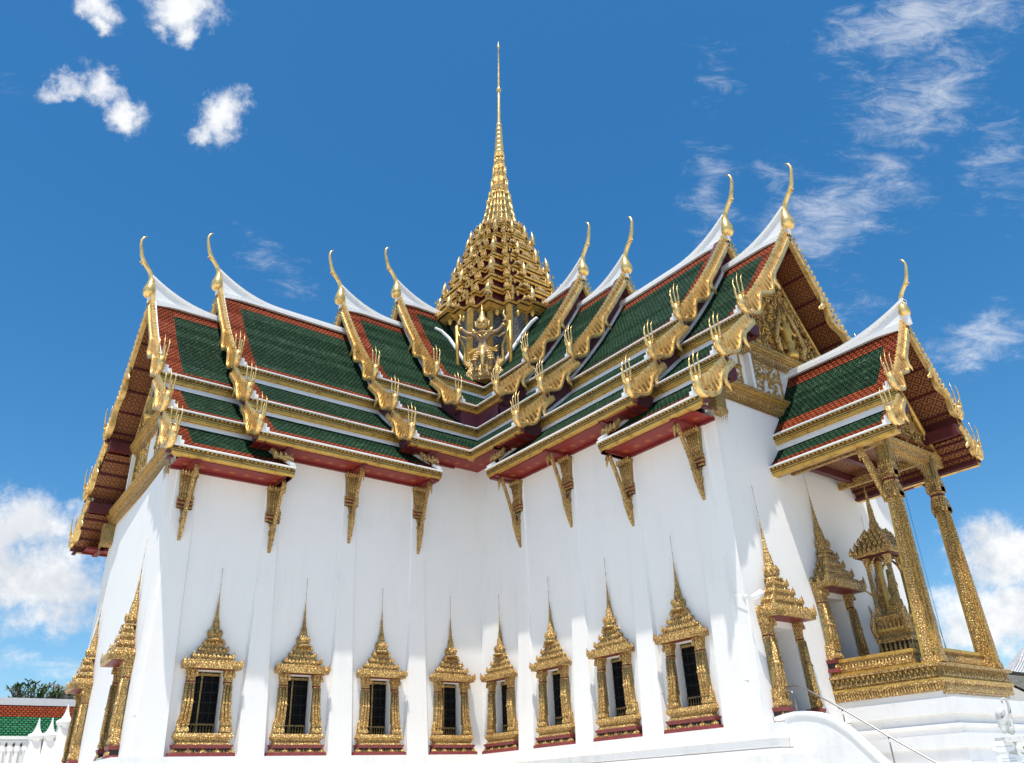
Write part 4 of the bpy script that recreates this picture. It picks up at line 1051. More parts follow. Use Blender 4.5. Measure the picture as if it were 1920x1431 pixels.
gc2.tube([(-.22, .58, 29.4), (0, .66, 29.05), (.22, .58, 29.4)], [.04, .06, .04], 'gold', 6)
for s in (-1, 1):
    for j in range(3): gc2.tube([(s*.24, .36, 28.35), (s*(.58+.06*j), .5, 28.22-.14*j), (s*(.80+.04*j), .5, 28.42-.16*j)], [.09, .06, .01], 'gold_flat', 6)
    gc2.tube([(s*.34, .46, 29.52), (s*.46, .50, 29.74), (s*.52, .5, 29.96)], [.12, .10, .01], 'gold', 6)
    gc2.lathe((s*1.09, .45), [(.12, 29.96), (.14, 30.03), (.11, 30.12)], 'gold', 8)
    gc2.tube([(s*1.16, .45, 30.28), (s*1.22, .45, 30.6), (s*1.10, .45, 30.95), (s*1.15, .45, 31.3)], [.10, .08, .05, .01], 'gold', 6)
    for j in range(4): gc2.tube([(s*(1.08+.05*j), .55, 30.26), (s*(1.12+.05*j), .60, 30.36)], [.045, .03], 'skin_bronze', 5)
    for j in range(4): gc2.lathe((s*(.28+.045*j), .46+.05*j), [(.22-.015*j, 27.95-.20*j), (.235-.015*j, 27.88-.20*j), (.19, 27.80-.20*j)], 'carved_bright', 10)
    gc2.lathe((s*.34, .46), [(.09, 26.55), (.14, 26.68), (.15, 26.82), (.11, 26.9)], 'gold_flat', 8)
gc2.build('costume', gu)
gw = MB(TG)
for s in (-1, 1):
    # long slender wing frames and hanging cloth either side
    gw.tube([(s*.45, .1, 26.6), (s*1.0, .12, 27.4), (s*.95, .12, 28.6), (s*1.20, .12, 29.5), (s*1.35, .12, 30.3)], [.07, .08, .07, .06, .02], 'gold_flat', 6)
    gw.tube([(s*1.35, .02, 26.9), (s*1.38, .02, 30.6)], [.10, .09], 'gold_flat', 6)
    gw.tube([(s*.35, .30, 29.5), (s*.8, .22, 29.3), (s*1.3, .1, 29.8)], [.08, .07, .04], 'gold', 6)
    for j in range(3): gw.leaf((s*(.66+.10*j), .12, 26.9+.05*j), .14, 1.0-.16*j, 'carved', (s*.08, 0), .2)
for j in range(20):
    a = (j/19-.5)*2; gw.leaf((a*.80, .25+.2*(1-abs(a)), 26.15+.18*(j % 3)), .30, .52, 'carved_bright', (0, .1), .4)
gw.frust((0, .1), .70, .90, 25.9, 26.35, 'carved', .35, .4)
gw.build('wing_frame', gu)

# ------------------------------------------------------------------ porch at the end of wing B
PX1 = 29.80; PIN = 23.5
pb = MB()
def slab(mb, h, y1, z0, z1, m, h2=None, y2=None):
    h2 = h if h2 is None else h2; y2 = y1 if y2 is None else y2
    P = [mb.V(p) for p in ((-h, 23.2, z0), (h, 23.2, z0), (h, y1, z0), (-h, y1, z0), (-h2, 23.2, z1), (h2, 23.2, z1), (h2, y2, z1), (-h2, y2, z1))]
    for q in ((0,3,2,1),(4,5,6,7),(1,2,6,5),(2,3,7,6),(3,0,4,7)): mb.facei([P[i] for i in q], m)
slab(pb, 2.62, 28.40, .74, 1.16, 'carved_bright', 2.84, 28.62)
slab(pb, 2.84, 28.62, 1.16, 1.22, 'gold_flat'); slab(pb, 2.76, 28.52, 1.22, 1.28, 'carved'); slab(pb, 2.78, 28.54, 1.28, 1.62, 'mosaic_gold', 2.72, 28.48)
slab(pb, 2.88, 28.66, 1.62, 1.72, 'carved'); slab(pb, 2.70, 28.46, 1.72, 1.80, 'gold_flat')
for i in range(60):      # pendant leaf fringe along both faces
    y = 23.4+i*.088; pb.face([(2.65, y, .76), (2.65, y+.08, .76), (2.63, y+.04, .62)], 'carved_bright')
    x = -2.62+i*.0888; pb.face([(x, 28.43, .76), (x+.08, 28.43, .76), (x+.04, 28.41, .62)], 'carved_bright')
rr = random.Random(3)
for i in range(46):      # raised rosettes and lozenges on the frieze
    y = 23.6+i*.107; pb.leaf((2.77, y, 1.29), .09, .15 if i % 2 else .30, 'carved_bright', (0, 0), .5)
    pb.leaf((2.80, y, 1.60), .09, -.14 if i % 2 else -.0001, 'carved_bright', (0, 0), .5); pb.leaf((2.75, y, .80), .10, .32, 'carved_bright', (.06, 0), .4)
    x = -2.66+i*.116; pb.leaf((x, 28.53, 1.29), .09, .15 if i % 2 else .30, 'carved_bright'); pb.leaf((x, 28.53, .80), .10, .32, 'carved_bright', (0, .06), .4)
porch = pb.build('porch_base', hall)
for s in (-1, 1):
    rl = MB(); rl.box(*sorted((s*2.42, s*2.55)), 23.45, 27.65, 1.80, 2.24, 'carved'); rl.box(*sorted((s*2.38, s*2.60)), 23.40, 27.70, 2.24, 2.36, 'gold_flat'); rl.box(*sorted((s*2.38, s*2.60)), 23.4, 27.7, 1.78, 1.86, 'gold_flat')
    for i in range(30): rl.leaf((s*2.56, 23.55+i*.138, 1.88), .11, .34, 'carved_bright', (0, 0), .5)
    rl.build('porch_railing', porch)
rl = MB(); rl.box(-2.2, 2.2, 28.05, 28.18, 1.80, 2.24, 'carved'); rl.box(-2.2, 2.2, 28.01, 28.24, 2.24, 2.36, 'gold_flat'); rl.box(-2.2, 2.2, 28.01, 28.24, 1.78, 1.86, 'gold_flat')
for i in range(32): rl.leaf((-2.1+i*.135, 28.20, 1.88), .11, .34, 'carved_bright', (0, 0), .5)
rl.build('porch_railing', porch)
for s in (-1, 1):
    c = MB(); cx = lambda z: s*lerp(2.22, 1.86, (z-1.8)/8.6); cy = lambda z: lerp(28.2, 28.24, (z-1.8)/8.6)
    def colring(h0, z0, h1, z1, m, m2=None):
        sh = [(1, .45), (.80, .45), (.80, .80), (.45, .80), (.45, 1)]
        P = []
        for k in range(4):
            for x, y in sh:
                for _ in range(k): x, y = -y, x
                P.append((x, y))
        A = [c.V((cx(z0)+x*h0, cy(z0)+y*h0, z0)) for x, y in P]; B = [c.V((cx(z1)+x*h1, cy(z1)+y*h1, z1)) for x, y in P]; n = len(A)
        for i in range(n): c.facei((A[i], A[(i+1) % n], B[(i+1) % n], B[i]), (m2 or m) if i % 5 == 4 else (m if not m2 else ('gold_flat' if i % 5 in (0, 2) else m)))
    colring(.42, 1.78, .40, 2.0, 'carved'); colring(.36, 2.0, .255, 8.7, 'carved_fine', 'carved')
    for q in (3.2, 5.4, 7.2): colring(.355-.012*q, q, .355-.012*q, q+.06, 'carved')
    colring(.27, 8.7, .28, 8.8, 'carved_bright'); colring(.25, 8.8, .25, 8.9, 'lacquer'); colring(.28, 8.9, .28, 9.0, 'carved_bright'); colring(.25, 9.0, .28, 10.5, 'mosaic_gold')
    for k in range(4):
        for f in (-.7, -.35, 0, .35, .7):
            for z, hh, o in ((9.0, .70, .23), (8.1, .60, .24)):
                x, y = o, f*o
                for _ in range(k): x, y = -y, x
                c.leaf((cx(z)+x, cy(z)+y, z), .17, hh, 'carved_bright', (x*.15, y*.15), .5)
    # raised spiral of leaves on the shaft
    for j in range(60):
        z = 2.3+j*.105
        c.leaf((cx(z)+.33-.012*z, cy(z)+.0, z), .10, .20, 'carved_bright', (0, 0), .5); c.leaf((cx(z), cy(z)+.34-.012*z, z), .10, .20, 'carved_bright', (0, 0), .5)
        if s < 0: c.leaf((cx(z)-.33+.012*z, cy(z), z), .10, .20, 'carved_bright', (0, 0), .5)
    col = c.build('porch_column', porch)
    b = MB(TB)
    for (t, sg) in ((27.9, s), ):
        b.strip([(sg*2.05, 8.0), (sg*2.35, 8.6), (sg*2.75, 9.3), (sg*3.25, 10.15)], [(sg*2.0, 8.0), (sg*2.1, 8.8), (sg*2.5, 9.5), (sg*3.1, 10.2)], 'x', t-.08, t+.08, 'carved')
        b.tube([(t, sg*3.18, 10.15), (t, sg*3.3, 9.9), (t, sg*3.3, 9.5)], [.10, .10, .02], 'carved', 6, .7)
        for q in range(6): b.leaf((t, sg*(2.2+q*.16), 8.4+q*.27), .16, .3, 'carved_bright', (0, sg*.1))
    b.build('column_bracket', col)
# porch roof
pz1, pz2, pzr = 12.24, 10.52, 16.10; py1, py2 = 2.73, 3.55
p1 = slope1(pzr, pz1+.02, py1-.04); p2 = slope2((2.50, 11.58), (py2-.04, pz2+.02))
pr_ = MB(TB)
for sgn in (1, -1):
    tile_sheet(pr_, p1, sgn, PIN, PX1, 0, pzr, pz1, .95, .85, .95, red_in=.25)
    tile_sheet(pr_, p2, sgn, PIN-.1, PX1, 0, 0, 1, 0., .45, .75)
proof = pr_.build('porch_roof', porch)
tr = MB(TB)
for sgn in (1, -1):
    tr.extr([(sgn*2.38, 11.56), (sgn*2.62, 11.48), (sgn*2.58, 11.62), (sgn*2.50, 11.805), (sgn*2.34, 11.805)], 'x', PIN, PX1-.1, 'trim')
    tr.tube([(PIN+.02, sgn*n, z+.06) for n, z in p1], [.20]*len(p1), 'trim', 6); tr.tube([(PIN-.12, sgn*n, z+.06) for n, z in p2], [.16]*len(p2), 'trim', 6)
tr.build('roof_flashing', proof)
ridge(TB, PIN, PX1, 0., pzr, proof, .95, 1.0, 4.2)
chofa(TB, PX1+.15, 0., pzr+.38, proof, .70)
for sgn in (1, -1):
    fascia(TB, sgn, py1, pz1, PIN-.15, PX1-.02, proof); fascia(TB, sgn, py2, pz2, PIN-.3, PX1-.06, proof)
    barge(TB, PX1, p1, sgn, 0, pzr, pz1, .12, .30, .50, proof, .75, True, True)
    barge(TB, PX1-.02, [(2.42, 11.75)]+slope2((2.65, 11.5), (py2+.05, pz2+.05), 6)[1:], sgn, 0, 0, 1, .12, .24, .40, proof, .70)
    naga(TB, PX1, py1, pz1, sgn, proof, .72); naga(TB, PX1-.04, py2, pz2, sgn, proof, .72)
us = MB(TB)
for sgn in (1, -1):
    for pr, off in ((p1, .24), (p2, .34)):
        acc = 0
        for a, b in zip(pr, pr[1:]):
            l = math.hypot(b[0]-a[0], b[1]-a[1]); q = [(PIN, sgn*(a[0]-.1), a[1]-off), (PX1-.05, sgn*(a[0]-.1), a[1]-off), (PX1-.05, sgn*(b[0]-.1), b[1]-off), (PIN, sgn*(b[0]-.1), b[1]-off)]
            us.face(q, 'lattice', [(PIN, acc), (PX1, acc), (PX1, acc+l), (PIN, acc+l)]); acc += l
        for j in range(4):
            f = (j+.5)/4*(len(pr)-1); i = int(f); a, b = pr[i], pr[min(i+1, len(pr)-1)]; n_, z_ = lerp(a[0], b[0], f-i), lerp(a[1], b[1], f-i)
            us.box(PIN, PX1-.06, *sorted((sgn*(n_-.16), sgn*(n_-.06))), z_-off-.06, z_-off+.02, 'lacquer_dark')
    us.box(PX1-.12, PX1-.02, *sorted((sgn*(py1-.75), sgn*(py1-.10))), pz1-.95, pz1-.50, 'lacquer_dark'); us.box(PIN, PX1-.12, *sorted((sgn*(py1-.80), sgn*(py1-.50))), pz1-1.0, pz1-.52, 'lacquer_dark')
    us.box(PIN, PX1-.08, *sorted((sgn*(py2-.50), sgn*(py2-.40))), pz2-.42, pz2-.30, 'lacquer_dark')
    us.box(PIN+.3, 28.5, *sorted((sgn*1.8, sgn*2.0)), 10.42, 10.75, 'carved')
# flat coffered ceiling and cross beams
us.face([(PIN, -2.6, 10.95), (28.6, -2.6, 10.95), (28.6, 2.6, 10.95), (PIN, 2.6, 10.95)], 'lattice', [(0, 0), (5, 0), (5, 5.2), (0, 5.2)])
for y in (24.6, 26.2): us.box(y-.12, y+.12, -2.5, 2.5, 10.6, 10.93, 'lacquer_dark')
us.build('porch_ceiling', proof)
pf = MB(TB)
pf.box(28.0, 28.45, -2.9, 2.9, 10.3, 10.62, 'carved'); pf.box(28.05, 28.52, -2.7, 2.7, 10.62, 10.8, 'carved_bright')
vs = [pf.V((28.3, a, b)) for a, b in ((-2.5, 10.8), (2.5, 10.8), (0, 14.9))]; pf.facei(vs, 'carved')
for i in range(120):
    z = 10.9+rr.random()**1.4*3.4; h = 2.3*(1-(z-10.8)/4.1); n = rr.uniform(-h, h); r0 = rr.uniform(.08, .2); a0 = rr.uniform(0, 6)
    pf.tube([(28.36+.03*j, n+r0*(1-j/6)*math.cos(a0+j*.8), z+r0*(1-j/6)*math.sin(a0+j*.8)) for j in range(6)], [.05, .045, .04, .03, .02, .01], 'carved_bright', 5)
for s in (-1, 1): pf.tube([(28.4, s*2.6, 10.7), (28.4, s*1.3, 12.85), (28.4, 0, 15.0)], [.12, .11, .1], 'gold_flat', 6)
# hanging fringe between the columns
for i in range(17):
    x = -1.55+i*.194; d = .35+.75*abs(x/1.55)**2.2
    pf.face([(28.3, x-.09, 10.32), (28.3, x+.09, 10.32), (28.28, x, 10.32-d)], 'carved_bright'); pf.face([(28.22, x-.09, 10.32), (28.22, x+.09, 10.32), (28.24, x, 10.32-d)], 'carved_bright')
pf.build('porch_pediment', proof)
# awning cords
for (x, y, x2, y2) in ((1.2, 28.35, 1.1, 28.2), (-1.5, 28.45, -2.0, 28.2), (-1.62, 28.45, -2.08, 28.25), (.9, 27.5, .8, 28.1)):
    cd = MB(); cd.tube([(x, y, 10.3), (x2, y2, 2.3)], [.010, .010], 'steel', 4); cd.build('awning_cord', porch)

# ------------------------------------------------------------------ spired throne pavilion inside the porch
th = thing('throne_pavilion', (0, 26.1, 1.8), 'small gilded spired throne pavilion standing on the porch in front of the end wall', 'throne')
b = MB(); c = (0, 26.1)
for z0, z1, h0, h1, mm in ((1.75, 2.35, .78, .74, 'carved'), (2.35, 2.95, .64, .64, 'dark'), (2.95, 3.1, .70, .74, 'carved_bright'), (3.1, 3.25, .64, .60, 'mosaic_gold'), (3.25, 3.4, .60, .68, 'carved'), (3.4, 3.5, .68, .66, 'gold_flat'), (3.5, 3.85, .56, .56, 'carved'), (3.85, 4.0, .60, .63, 'carved_bright')): b.frust(c, h0, h1, z0, z1, mm)
for k in range(4):
    for j in range(7):
        x, y = .68, -.6+j*.2
        for _ in range(k): x, y = -y, x
        b.lathe((c[0]+x, c[1]+y), [(.07, 2.36), (.10, 2.5), (.05, 2.62), (.07, 2.72), (.02, 2.95)], 'carved_bright', 6); b.leaf((c[0]+x*.86, c[1]+y*.86, 3.48), .13, .34, 'carved_bright', (x*.06, y*.06))
    for s in (-1, 1):
        x, y = .70, s*.68
        for _ in range(k): x, y = -y, x
        b.tube([(c[0]+x*.95, c[1]+y*.95, 3.2), (c[0]+x*1.05, c[1]+y*1.05, 3.6), (c[0]+x*.95, c[1]+y*.95, 4.1), (c[0]+x*1.05, c[1]+y*1.05, 4.5)], [.12, .12, .07, .01], 'carved_bright', 6)
b.build('throne_base', th)
for sx in (-1, 1):
    for sy in (-1, 1):
        k = MB(); x, y = sx*.47, c[1]+sy*.47
        k.frust((x, y), .12, .085, 4.0, 4.4, 'carved_bright'); k.frust((x, y), .075, .065, 4.4, 6.0, 'mosaic_gold'); k.frust((x, y), .07, .14, 6.0, 6.5, 'carved_bright')
        k.tube([(x, y, 5.7), (x-sx*.12, y, 6.1), (x-sx*.40, y, 6.42)], [.05, .07, .03], 'carved_bright', 5); k.tube([(x, y, 5.7), (x, y-sy*.12, 6.1), (x, y-sy*.4, 6.42)], [.05, .07, .03], 'carved_bright', 5)
        k.tube([(x+sx*.05, y+sy*.05, 4.9), (x+sx*.22, y+sy*.22, 5.1), (x+sx*.16, y+sy*.16, 5.3)], [.05, .04, .01], 'carved_bright', 5)
        k.build('throne_column', th)
k = MB(); k.box(-.12, .12, c[1]-.25, c[1]-.15, 4.0, 6.3, 'gold_flat'); k.frust((0, c[1]+.1), .28, .24, 4.0, 4.4, 'carved'); k.lathe((0, c[1]+.1), [(.20, 4.4), (.24, 4.6), (.13, 4.8), (.18, 5.1), (.11, 5.4), (.08, 5.9)], 'mosaic_gold', 8); k.build('throne_back', th)
k = MB(); zz = 6.45; hs = [(.86, .28), (.70, .24), (.56, .22), (.43, .20), (.32, .18)]
k.frust(c, .6, .82, 6.40, 6.46, 'lacquer_dark')
for q, (h, dz) in enumerate(hs):
    k.frust(c, h*.95, h, zz, zz+dz*.45, 'carved'); k.frust(c, h*.82, h*.7, zz+dz*.45, zz+dz, 'dark')
    n = max(3, int(h*2/.2))
    for s4 in range(4):
        for j in range(n+1):
            x, y = h*.97, -h+2*h*j/n
            for _ in range(s4): x, y = -y, x
            k.leaf((c[0]+x, c[1]+y, zz+dz*.42), .15, dz*(1.35 if j in (0, n) else .95), 'carved_bright', (0, 0), .5)
    zz += dz
k.lathe(c, [(.26, zz), (.28, zz+.1), (.19, zz+.2), (.21, zz+.3), (.14, zz+.45), (.12, zz+.8), (.10, zz+.85)]+[(r_*(1.25 if i % 2 else .9), zz+.85+i*.055) for i, r_ in enumerate([.11-.0045*j for j in range(16)])]+[(.03, zz+1.75), (.012, 9.87)], 'carved', 8)
k.build('throne_spire', th)
# ------------------------------------------------------------------ terrace, steps and rails
te = MB()
def cross(o, z0, o1, z1, m='terrace', up=True):
    """plan outline of both wings grown by o"""
    def P(o): L2 = 24.35+o; h = HW+o; return [(-h, -h), (L2-(.95 if False else 0), -h), (L2, h), (h, h), (h, L2), (-h, L2)]
    A = [te.V((x, y, z0)) for x, y in P(o)]; B = [te.V((x, y, z1)) for x, y in P(o1)]
    for i in range(6): te.facei((A[i], A[(i+1) % 6], B[(i+1) % 6], B[i]), m)
    if up: te.facei(B, m)
cross(.46, -.44, .46, 0.); cross(.44, -.50, .50, -.44, up=True); cross(.43, -.74, .43, -.50); cross(.43, -.82, .56, -.74); cross(.66, -1.0, .66, -.82); cross(1.25, -3.6, 1.20, -1.02)
hall_t = te.build('terrace_base', hall)
# stepped white plinth under the porch
pl = MB()
for h, y, z0, z1 in ((2.66, 28.42, .55, .80), (3.0, 28.85, .05, .55), (2.9, 28.75, -.02, .05), (2.85, 28.66, -.28, -.02), (2.95, 28.8, -.33, -.28), (3.2, 28.98, -.40, -.33), (3.12, 28.9, -.62, -.40), (3.5, 29.2, -1.05, -.62), (3.42, 29.1, -1.5, -1.05), (3.8, 29.6, -3.6, -1.5)): slab(pl, h, y, z0, z1, 'terrace')
pl.build('porch_plinth', hall_t)
# curved cheek wall of the steps beside the porch
st = thing('staircase', (6.0, 26.5, -3.5), 'white staircase with curved cheek wall descending from the end doorway', 'staircase')
prof = [(24.35, .16), (24.7, .22), (25.2, .27), (25.6, .25), (26.0, .18), (26.35, .06), (26.7, -.14), (27.1, -.45), (27.5, -.88), (27.9, -1.30), (28.5, -1.90), (29.2, -2.6), (29.9, -3.3)]
for x in (6.62,):
    ck = MB(TB); ck.strip(prof, [(t, -3.55) for t, z in prof], 'y' if False else 'x', 0, 1, 'terrace') if False else None
    ck.T = lambda a, b, c: (b+0*a, a, c)
    ck.T = lambda a, b, c: (a, b, c)
    ck.strip(prof, [(t, -3.55) for t, z in prof], 'x', x, x+.36, 'terrace')
    ck.strip([(t, z+.05) for t, z in prof], [(t, z-.07) for t, z in prof], 'x', x-.03, x+.40, 'trim')
    ck.build('cheek_wall', st)
sp_ = MB()
for i in range(18):
    z = -.25-i*.2; y = 25.2+i*.27; sp_.box(4.11, 6.62, 24.4, y, z-.2, z, 'terrace')
sp_.build('steps', st)
hr = thing('handrail', (6.3, 26.5, -3.4), 'thin steel handrail running down the white curved staircase', 'handrail')
r = MB(); X = 6.45
r.tube([(X, 24.95, .18), (X, 24.95, .95), (X, 24.85, 1.03), (X, 24.68, 1.04), (X, 24.62, 1.12), (X, 24.68, 1.20), (X, 25.1, 1.22), (X, 25.25, 1.18), (X, 26.7, .28), (X, 28.15, -.70), (X, 29.6, -1.62), (X, 30.5, -2.2)], [.03]*12, 'steel', 8); r.build('rail', hr)
for y, zt in ((26.7, .26), (28.12, -.70), (29.5, -1.56)):
    r = MB(); r.tube([(X, y, zt), (X, y, zt-1.0)], [.022, .022], 'steel', 6); r.build('post', hr)
# flood lamp and cable on the corner of the wing
fl = thing('flood_lamp', (7.5, 24.5, 4.4), 'small white flood lamp fixed on the wall corner beside the gilded doorway', 'lamp')
f = MB(); f.tube([(7.43, 24.2, 4.50), (7.50, 24.5, 4.40)], [.02, .02], 'white_paint', 6); f.tube([(7.46, 23.4, 4.42), (7.50, 23.9, 4.56), (7.52, 24.45, 4.38)], [.012]*3, 'white_paint', 5); f.tube([(7.5, 24.4, 4.4), (7.62, 24.4, 1.2), (7.66, 24.45, .2)], [.008]*3, 'white_paint', 4); f.build('bracket', fl)
f = MB(); a = Vector((7.42, 24.62, 4.30)); ax = Vector((-.75, .25, .35)).normalized()
f.tube([a-ax*.05, a+ax*.50], [.10, .15], 'white_paint', 4, 1.0, (0, 0, 1)); f.build('lamp_body', fl)
# ------------------------------------------------------------------ left edge: railings, gate posts, gallery roof, trees
for (u, v, lab, y) in (((75), 1345, 'leftmost white gate post with a stepped pointed cap by the terrace', -8.), (100, 1344, 'middle white gate post with a stepped pointed cap by the terrace', -8.), (129, 1320, 'white gate post with a stepped pointed cap nearest the hall end wall', -8.)):
    d = FW+RT*((u-960)/1513.9)-UP*((v-715)/1513.9); t = (y-CAM.y)/d.y; P = CAM+d*t
    o = thing('gate_post', (P.x, P.y, -3.5), lab, 'gate post', 'white gate posts left of the hall')
    g = MB(); c = (P.x, P.y); zt = P.z
    k = .84 if u < 110 else .98
    g.frust(c, .60*k, .56*k, -3.5, zt-2.7, 'terrace'); g.frust(c, .44*k, .30*k, zt-2.7, zt-1.14, 'terrace'); g.build('post_shaft', o)
    g = MB(); g.lathe(c, [(.33*k, zt-1.16), (.38*k, zt-1.05), (.46*k, zt-.95), (.46*k, zt-.85), (.36*k, zt-.78)], 'terrace', 16)
    hh = [.26, .185, .135, .10, .075, .055, .04, .012]
    for i in range(7): g.frust(c, hh[i]*k, hh[i+1]*k*1.05, zt-.78+i*.11, zt-.78+(i+.85)*.11, 'terrace')
    g.build('post_cap', o)
bw = thing('white_balustrade', (26.0, -9.0, -3.5), 'white balustrade with pierced panels left of the gate posts', 'balustrade')
g = MB()
def atpx(u, v, y):
    d = FW+RT*((u-960)/1513.9)-UP*((v-715)/1513.9); t = (y-CAM.y)/d.y; return CAM+d*t
a = atpx(58, 1380, -9.); zt = a.z
g.box(a.x, a.x+14, -9.25, -8.95, zt-.16, zt, 'terrace'); g.box(a.x, a.x+14, -9.3, -8.9, -3.5, zt-1.55, 'terrace')
g.box(a.x, a.x+14, -9.12, -9.0, zt-1.5, zt-.2, 'terrace')
g.build('coping', bw)
g = MB()
for i in range(40):
    x = a.x+.2+i*.34; g.frust((x, -8.95), .10, .07, zt-1.55, zt-.75, 'terrace'); g.leaf((x, -8.95, zt-.75), .22, .30, 'trim'); g.lathe((x+.17, -8.97), [(.05, zt-.5), (.055, zt-.40), (.02, zt-.32)], 'dark', 6)
g.build('baluster', bw)
# long gallery roof beyond
gl = thing('gallery', (15, -28, -3.5), 'low gallery with white ridge and orange and green tiled roof far left', 'building')
g = MB(); y0 = -25.; zr = 5.45; xa, xb = 6., 60.
for (n0, z0_, n1, z1_, mm) in ((0, zr-.25, 1.35, zr-1.2, 'tile_red'), (1.35, zr-1.2, 4.2, zr-3.2, 'tile_green2'), (4.2, zr-3.2, 4.7, zr-3.5, 'tile_red')):
    for s in (1, -1): g.face([(xa, y0+s*n0, z0_), (xb, y0+s*n0, z0_), (xb, y0+s*n1, z1_), (xa, y0+s*n1, z1_)], mm, [(xa*.9, -n0*.9), (xb*.9, -n0*.9), (xb*.9, -n1*.9), (xa*.9, -n1*.9)])
go = g.build('roof', gl)
g = MB(); g.box(xa, xb, y0-.25, y0+.25, zr-.35, zr+.12, 'trim'); g.build('ridge_cap', go)
g = MB(); g.box(xa, xb, y0-4.0, y0+4.0, -3.5, zr-3.4, 'plaster'); g.build('wall', gl)
def tree(base, H, spread, label, leafy, seed, name='frangipani_tree', cat='tree', group=None, green='leaf'):
    rnd = random.Random(seed); o = thing(name, base, label, cat, group); tk = MB(); tips = []
    def grow(p, d, r, l, dep):
        q = [p]; n = 3
        for i in range(n):
            d = (d+Vector((rnd.uniform(-.25, .25), rnd.uniform(-.25, .25), rnd.uniform(-.02, .15)))).normalized(); q.append(q[-1]+d*l/n)
        tk.tube(q, [lerp(r, r*.7, i/n) for i in range(n+1)], 'wood', 5)
        if dep == 0: tips.append((q[-1], d)); return
        for k in range(rnd.choice((2, 3))):
            nd_ = (d+Vector((rnd.uniform(-1, 1), rnd.uniform(-1, 1), rnd.uniform(-.1, .5)))*spread).normalized(); grow(q[-1], nd_, r*.68, l*.78, dep-1)
    grow(Vector(base), Vector((0, 0, 1)), H*.035, H*.30, 5)
    tk.build('trunk', o)
    lf = MB()
    for p, d in tips:
        if rnd.random() > leafy: continue
        for k in range(rnd.randint(7, 12)):
            a = rnd.uniform(0, 6.28); e = rnd.uniform(-.4, .9); v = Vector((math.cos(a)*math.cos(e), math.sin(a)*math.cos(e), math.sin(e))); s = v.cross(Vector((0, 0, 1))).normalized(); L_ = H*rnd.uniform(.03, .05)
            P = p+v*.05; w_ = L_*.18
            lf.face([tuple(P-s*w_*.3), tuple(P+v*L_*.5-s*w_), tuple(P+v*L_), tuple(P+v*L_*.5+s*w_), tuple(P+s*w_*.3)], green)
    if lf.f: lf.build('crown', o)
    return o
for i, (u, v, H, lf_, lab, sd) in enumerate(((62, 1268, 1., .75, 'leafy frangipani tree at the far left above the gallery roof', 11), (95, 1262, 1., .22, 'mostly bare branched frangipani tree above the gallery roof', 5), (130, 1268, 1., .6, 'frangipani tree half hidden by the hall end wall', 21))):
    P = atpx(u, v, -33.)
    tree((P.x, -33., -3.5), (P.z+3.5)*.93, .55, lab, lf_, sd, group='frangipani trees behind the gallery')
sh = atpx(30, 1290, -31.)
# ------------------------------------------------------------------ right edge: two tiled roofs, sculpted sign post, shrubs
def atx(u, v, x):
    d = FW+RT*((u-960)/1513.9)-UP*((v-715)/1513.9); t = (x-CAM.x)/d.x; return CAM+d*t
# roof seen beyond the porch
rb = thing('white_roofed_building', (-50, 12, -3.5), 'bright white tiled roof rising behind the porch at the right edge', 'building')
A_ = atpx(1926, 1204, 12.)
g = MB(); h_ = 10.0; dz = 6.0
cs = [(A_.x+h_*1.3, 12.), (A_.x, 12.+h_), (A_.x-h_*1.3, 12.), (A_.x, 12.-h_)]
for i in range(4):
    p, q = cs[i], cs[(i+1) % 4]
    for j in range(4):          # gently concave pyramid roof in four courses
        f0, f1 = j/4, (j+1)/4; z0_, z1_ = A_.z-dz*(f0**.85), A_.z-dz*(f1**.85)
        P = lambda s, f, z: (lerp(A_.x, s[0], f), lerp(12., s[1], f), z)
        g.face([P(p, f0, z0_), P(q, f0, z0_), P(q, f1, z1_), P(p, f1, z1_)], 'tile_white', [(-8*f0, -12*f0), (8*f0, -12*f0), (8*f1, -12*f1), (-8*f1, -12*f1)])
g.build('roof', rb)
g = MB(); P = [(lerp(A_.x, x, .92), lerp(12., y, .92)) for x, y in cs]; g.extr(P, 'z', -3.5, A_.z-dz*.93, 'plaster'); g.build('wall', rb)
gb = thing('grey_roofed_building', (-30, 22, -3.5), 'grey concrete tiled roof beside the porch base at the right edge', 'building')
Pa = atpx(1896, 1263, 18.); z0_ = Pa.z; xx = Pa.x+4; x2 = xx-16
g = MB()
for s in (1, -1):
    g.face([(xx, 18, z0_), (x2, 18, z0_), (x2, 18+s*6.5, z0_-4.4), (xx, 18+s*6.5, z0_-4.4)], 'tile_grey', [(0, 0), (16, 0), (16, -7.8), (0, -7.8)])
    g.face([(xx, 18, z0_-.2), (x2, 18, z0_-.2), (x2, 18+s*6.5, z0_-4.6), (xx, 18+s*6.5, z0_-4.6)], 'plaster')
r2 = g.build('roof', gb)
g = MB(); g.box(x2, xx, 17.85, 18.15, z0_-.1, z0_+.14, 'tile_grey'); g.build('ridge_cap', r2)
g = MB(); g.extr([(12.2, -3.5), (23.8, -3.5), (23.8, z0_-4.2), (18, z0_-.25), (12.2, z0_-4.2)], 'x', x2+.4, xx-.4, 'plaster'); g.build('wall', gb)
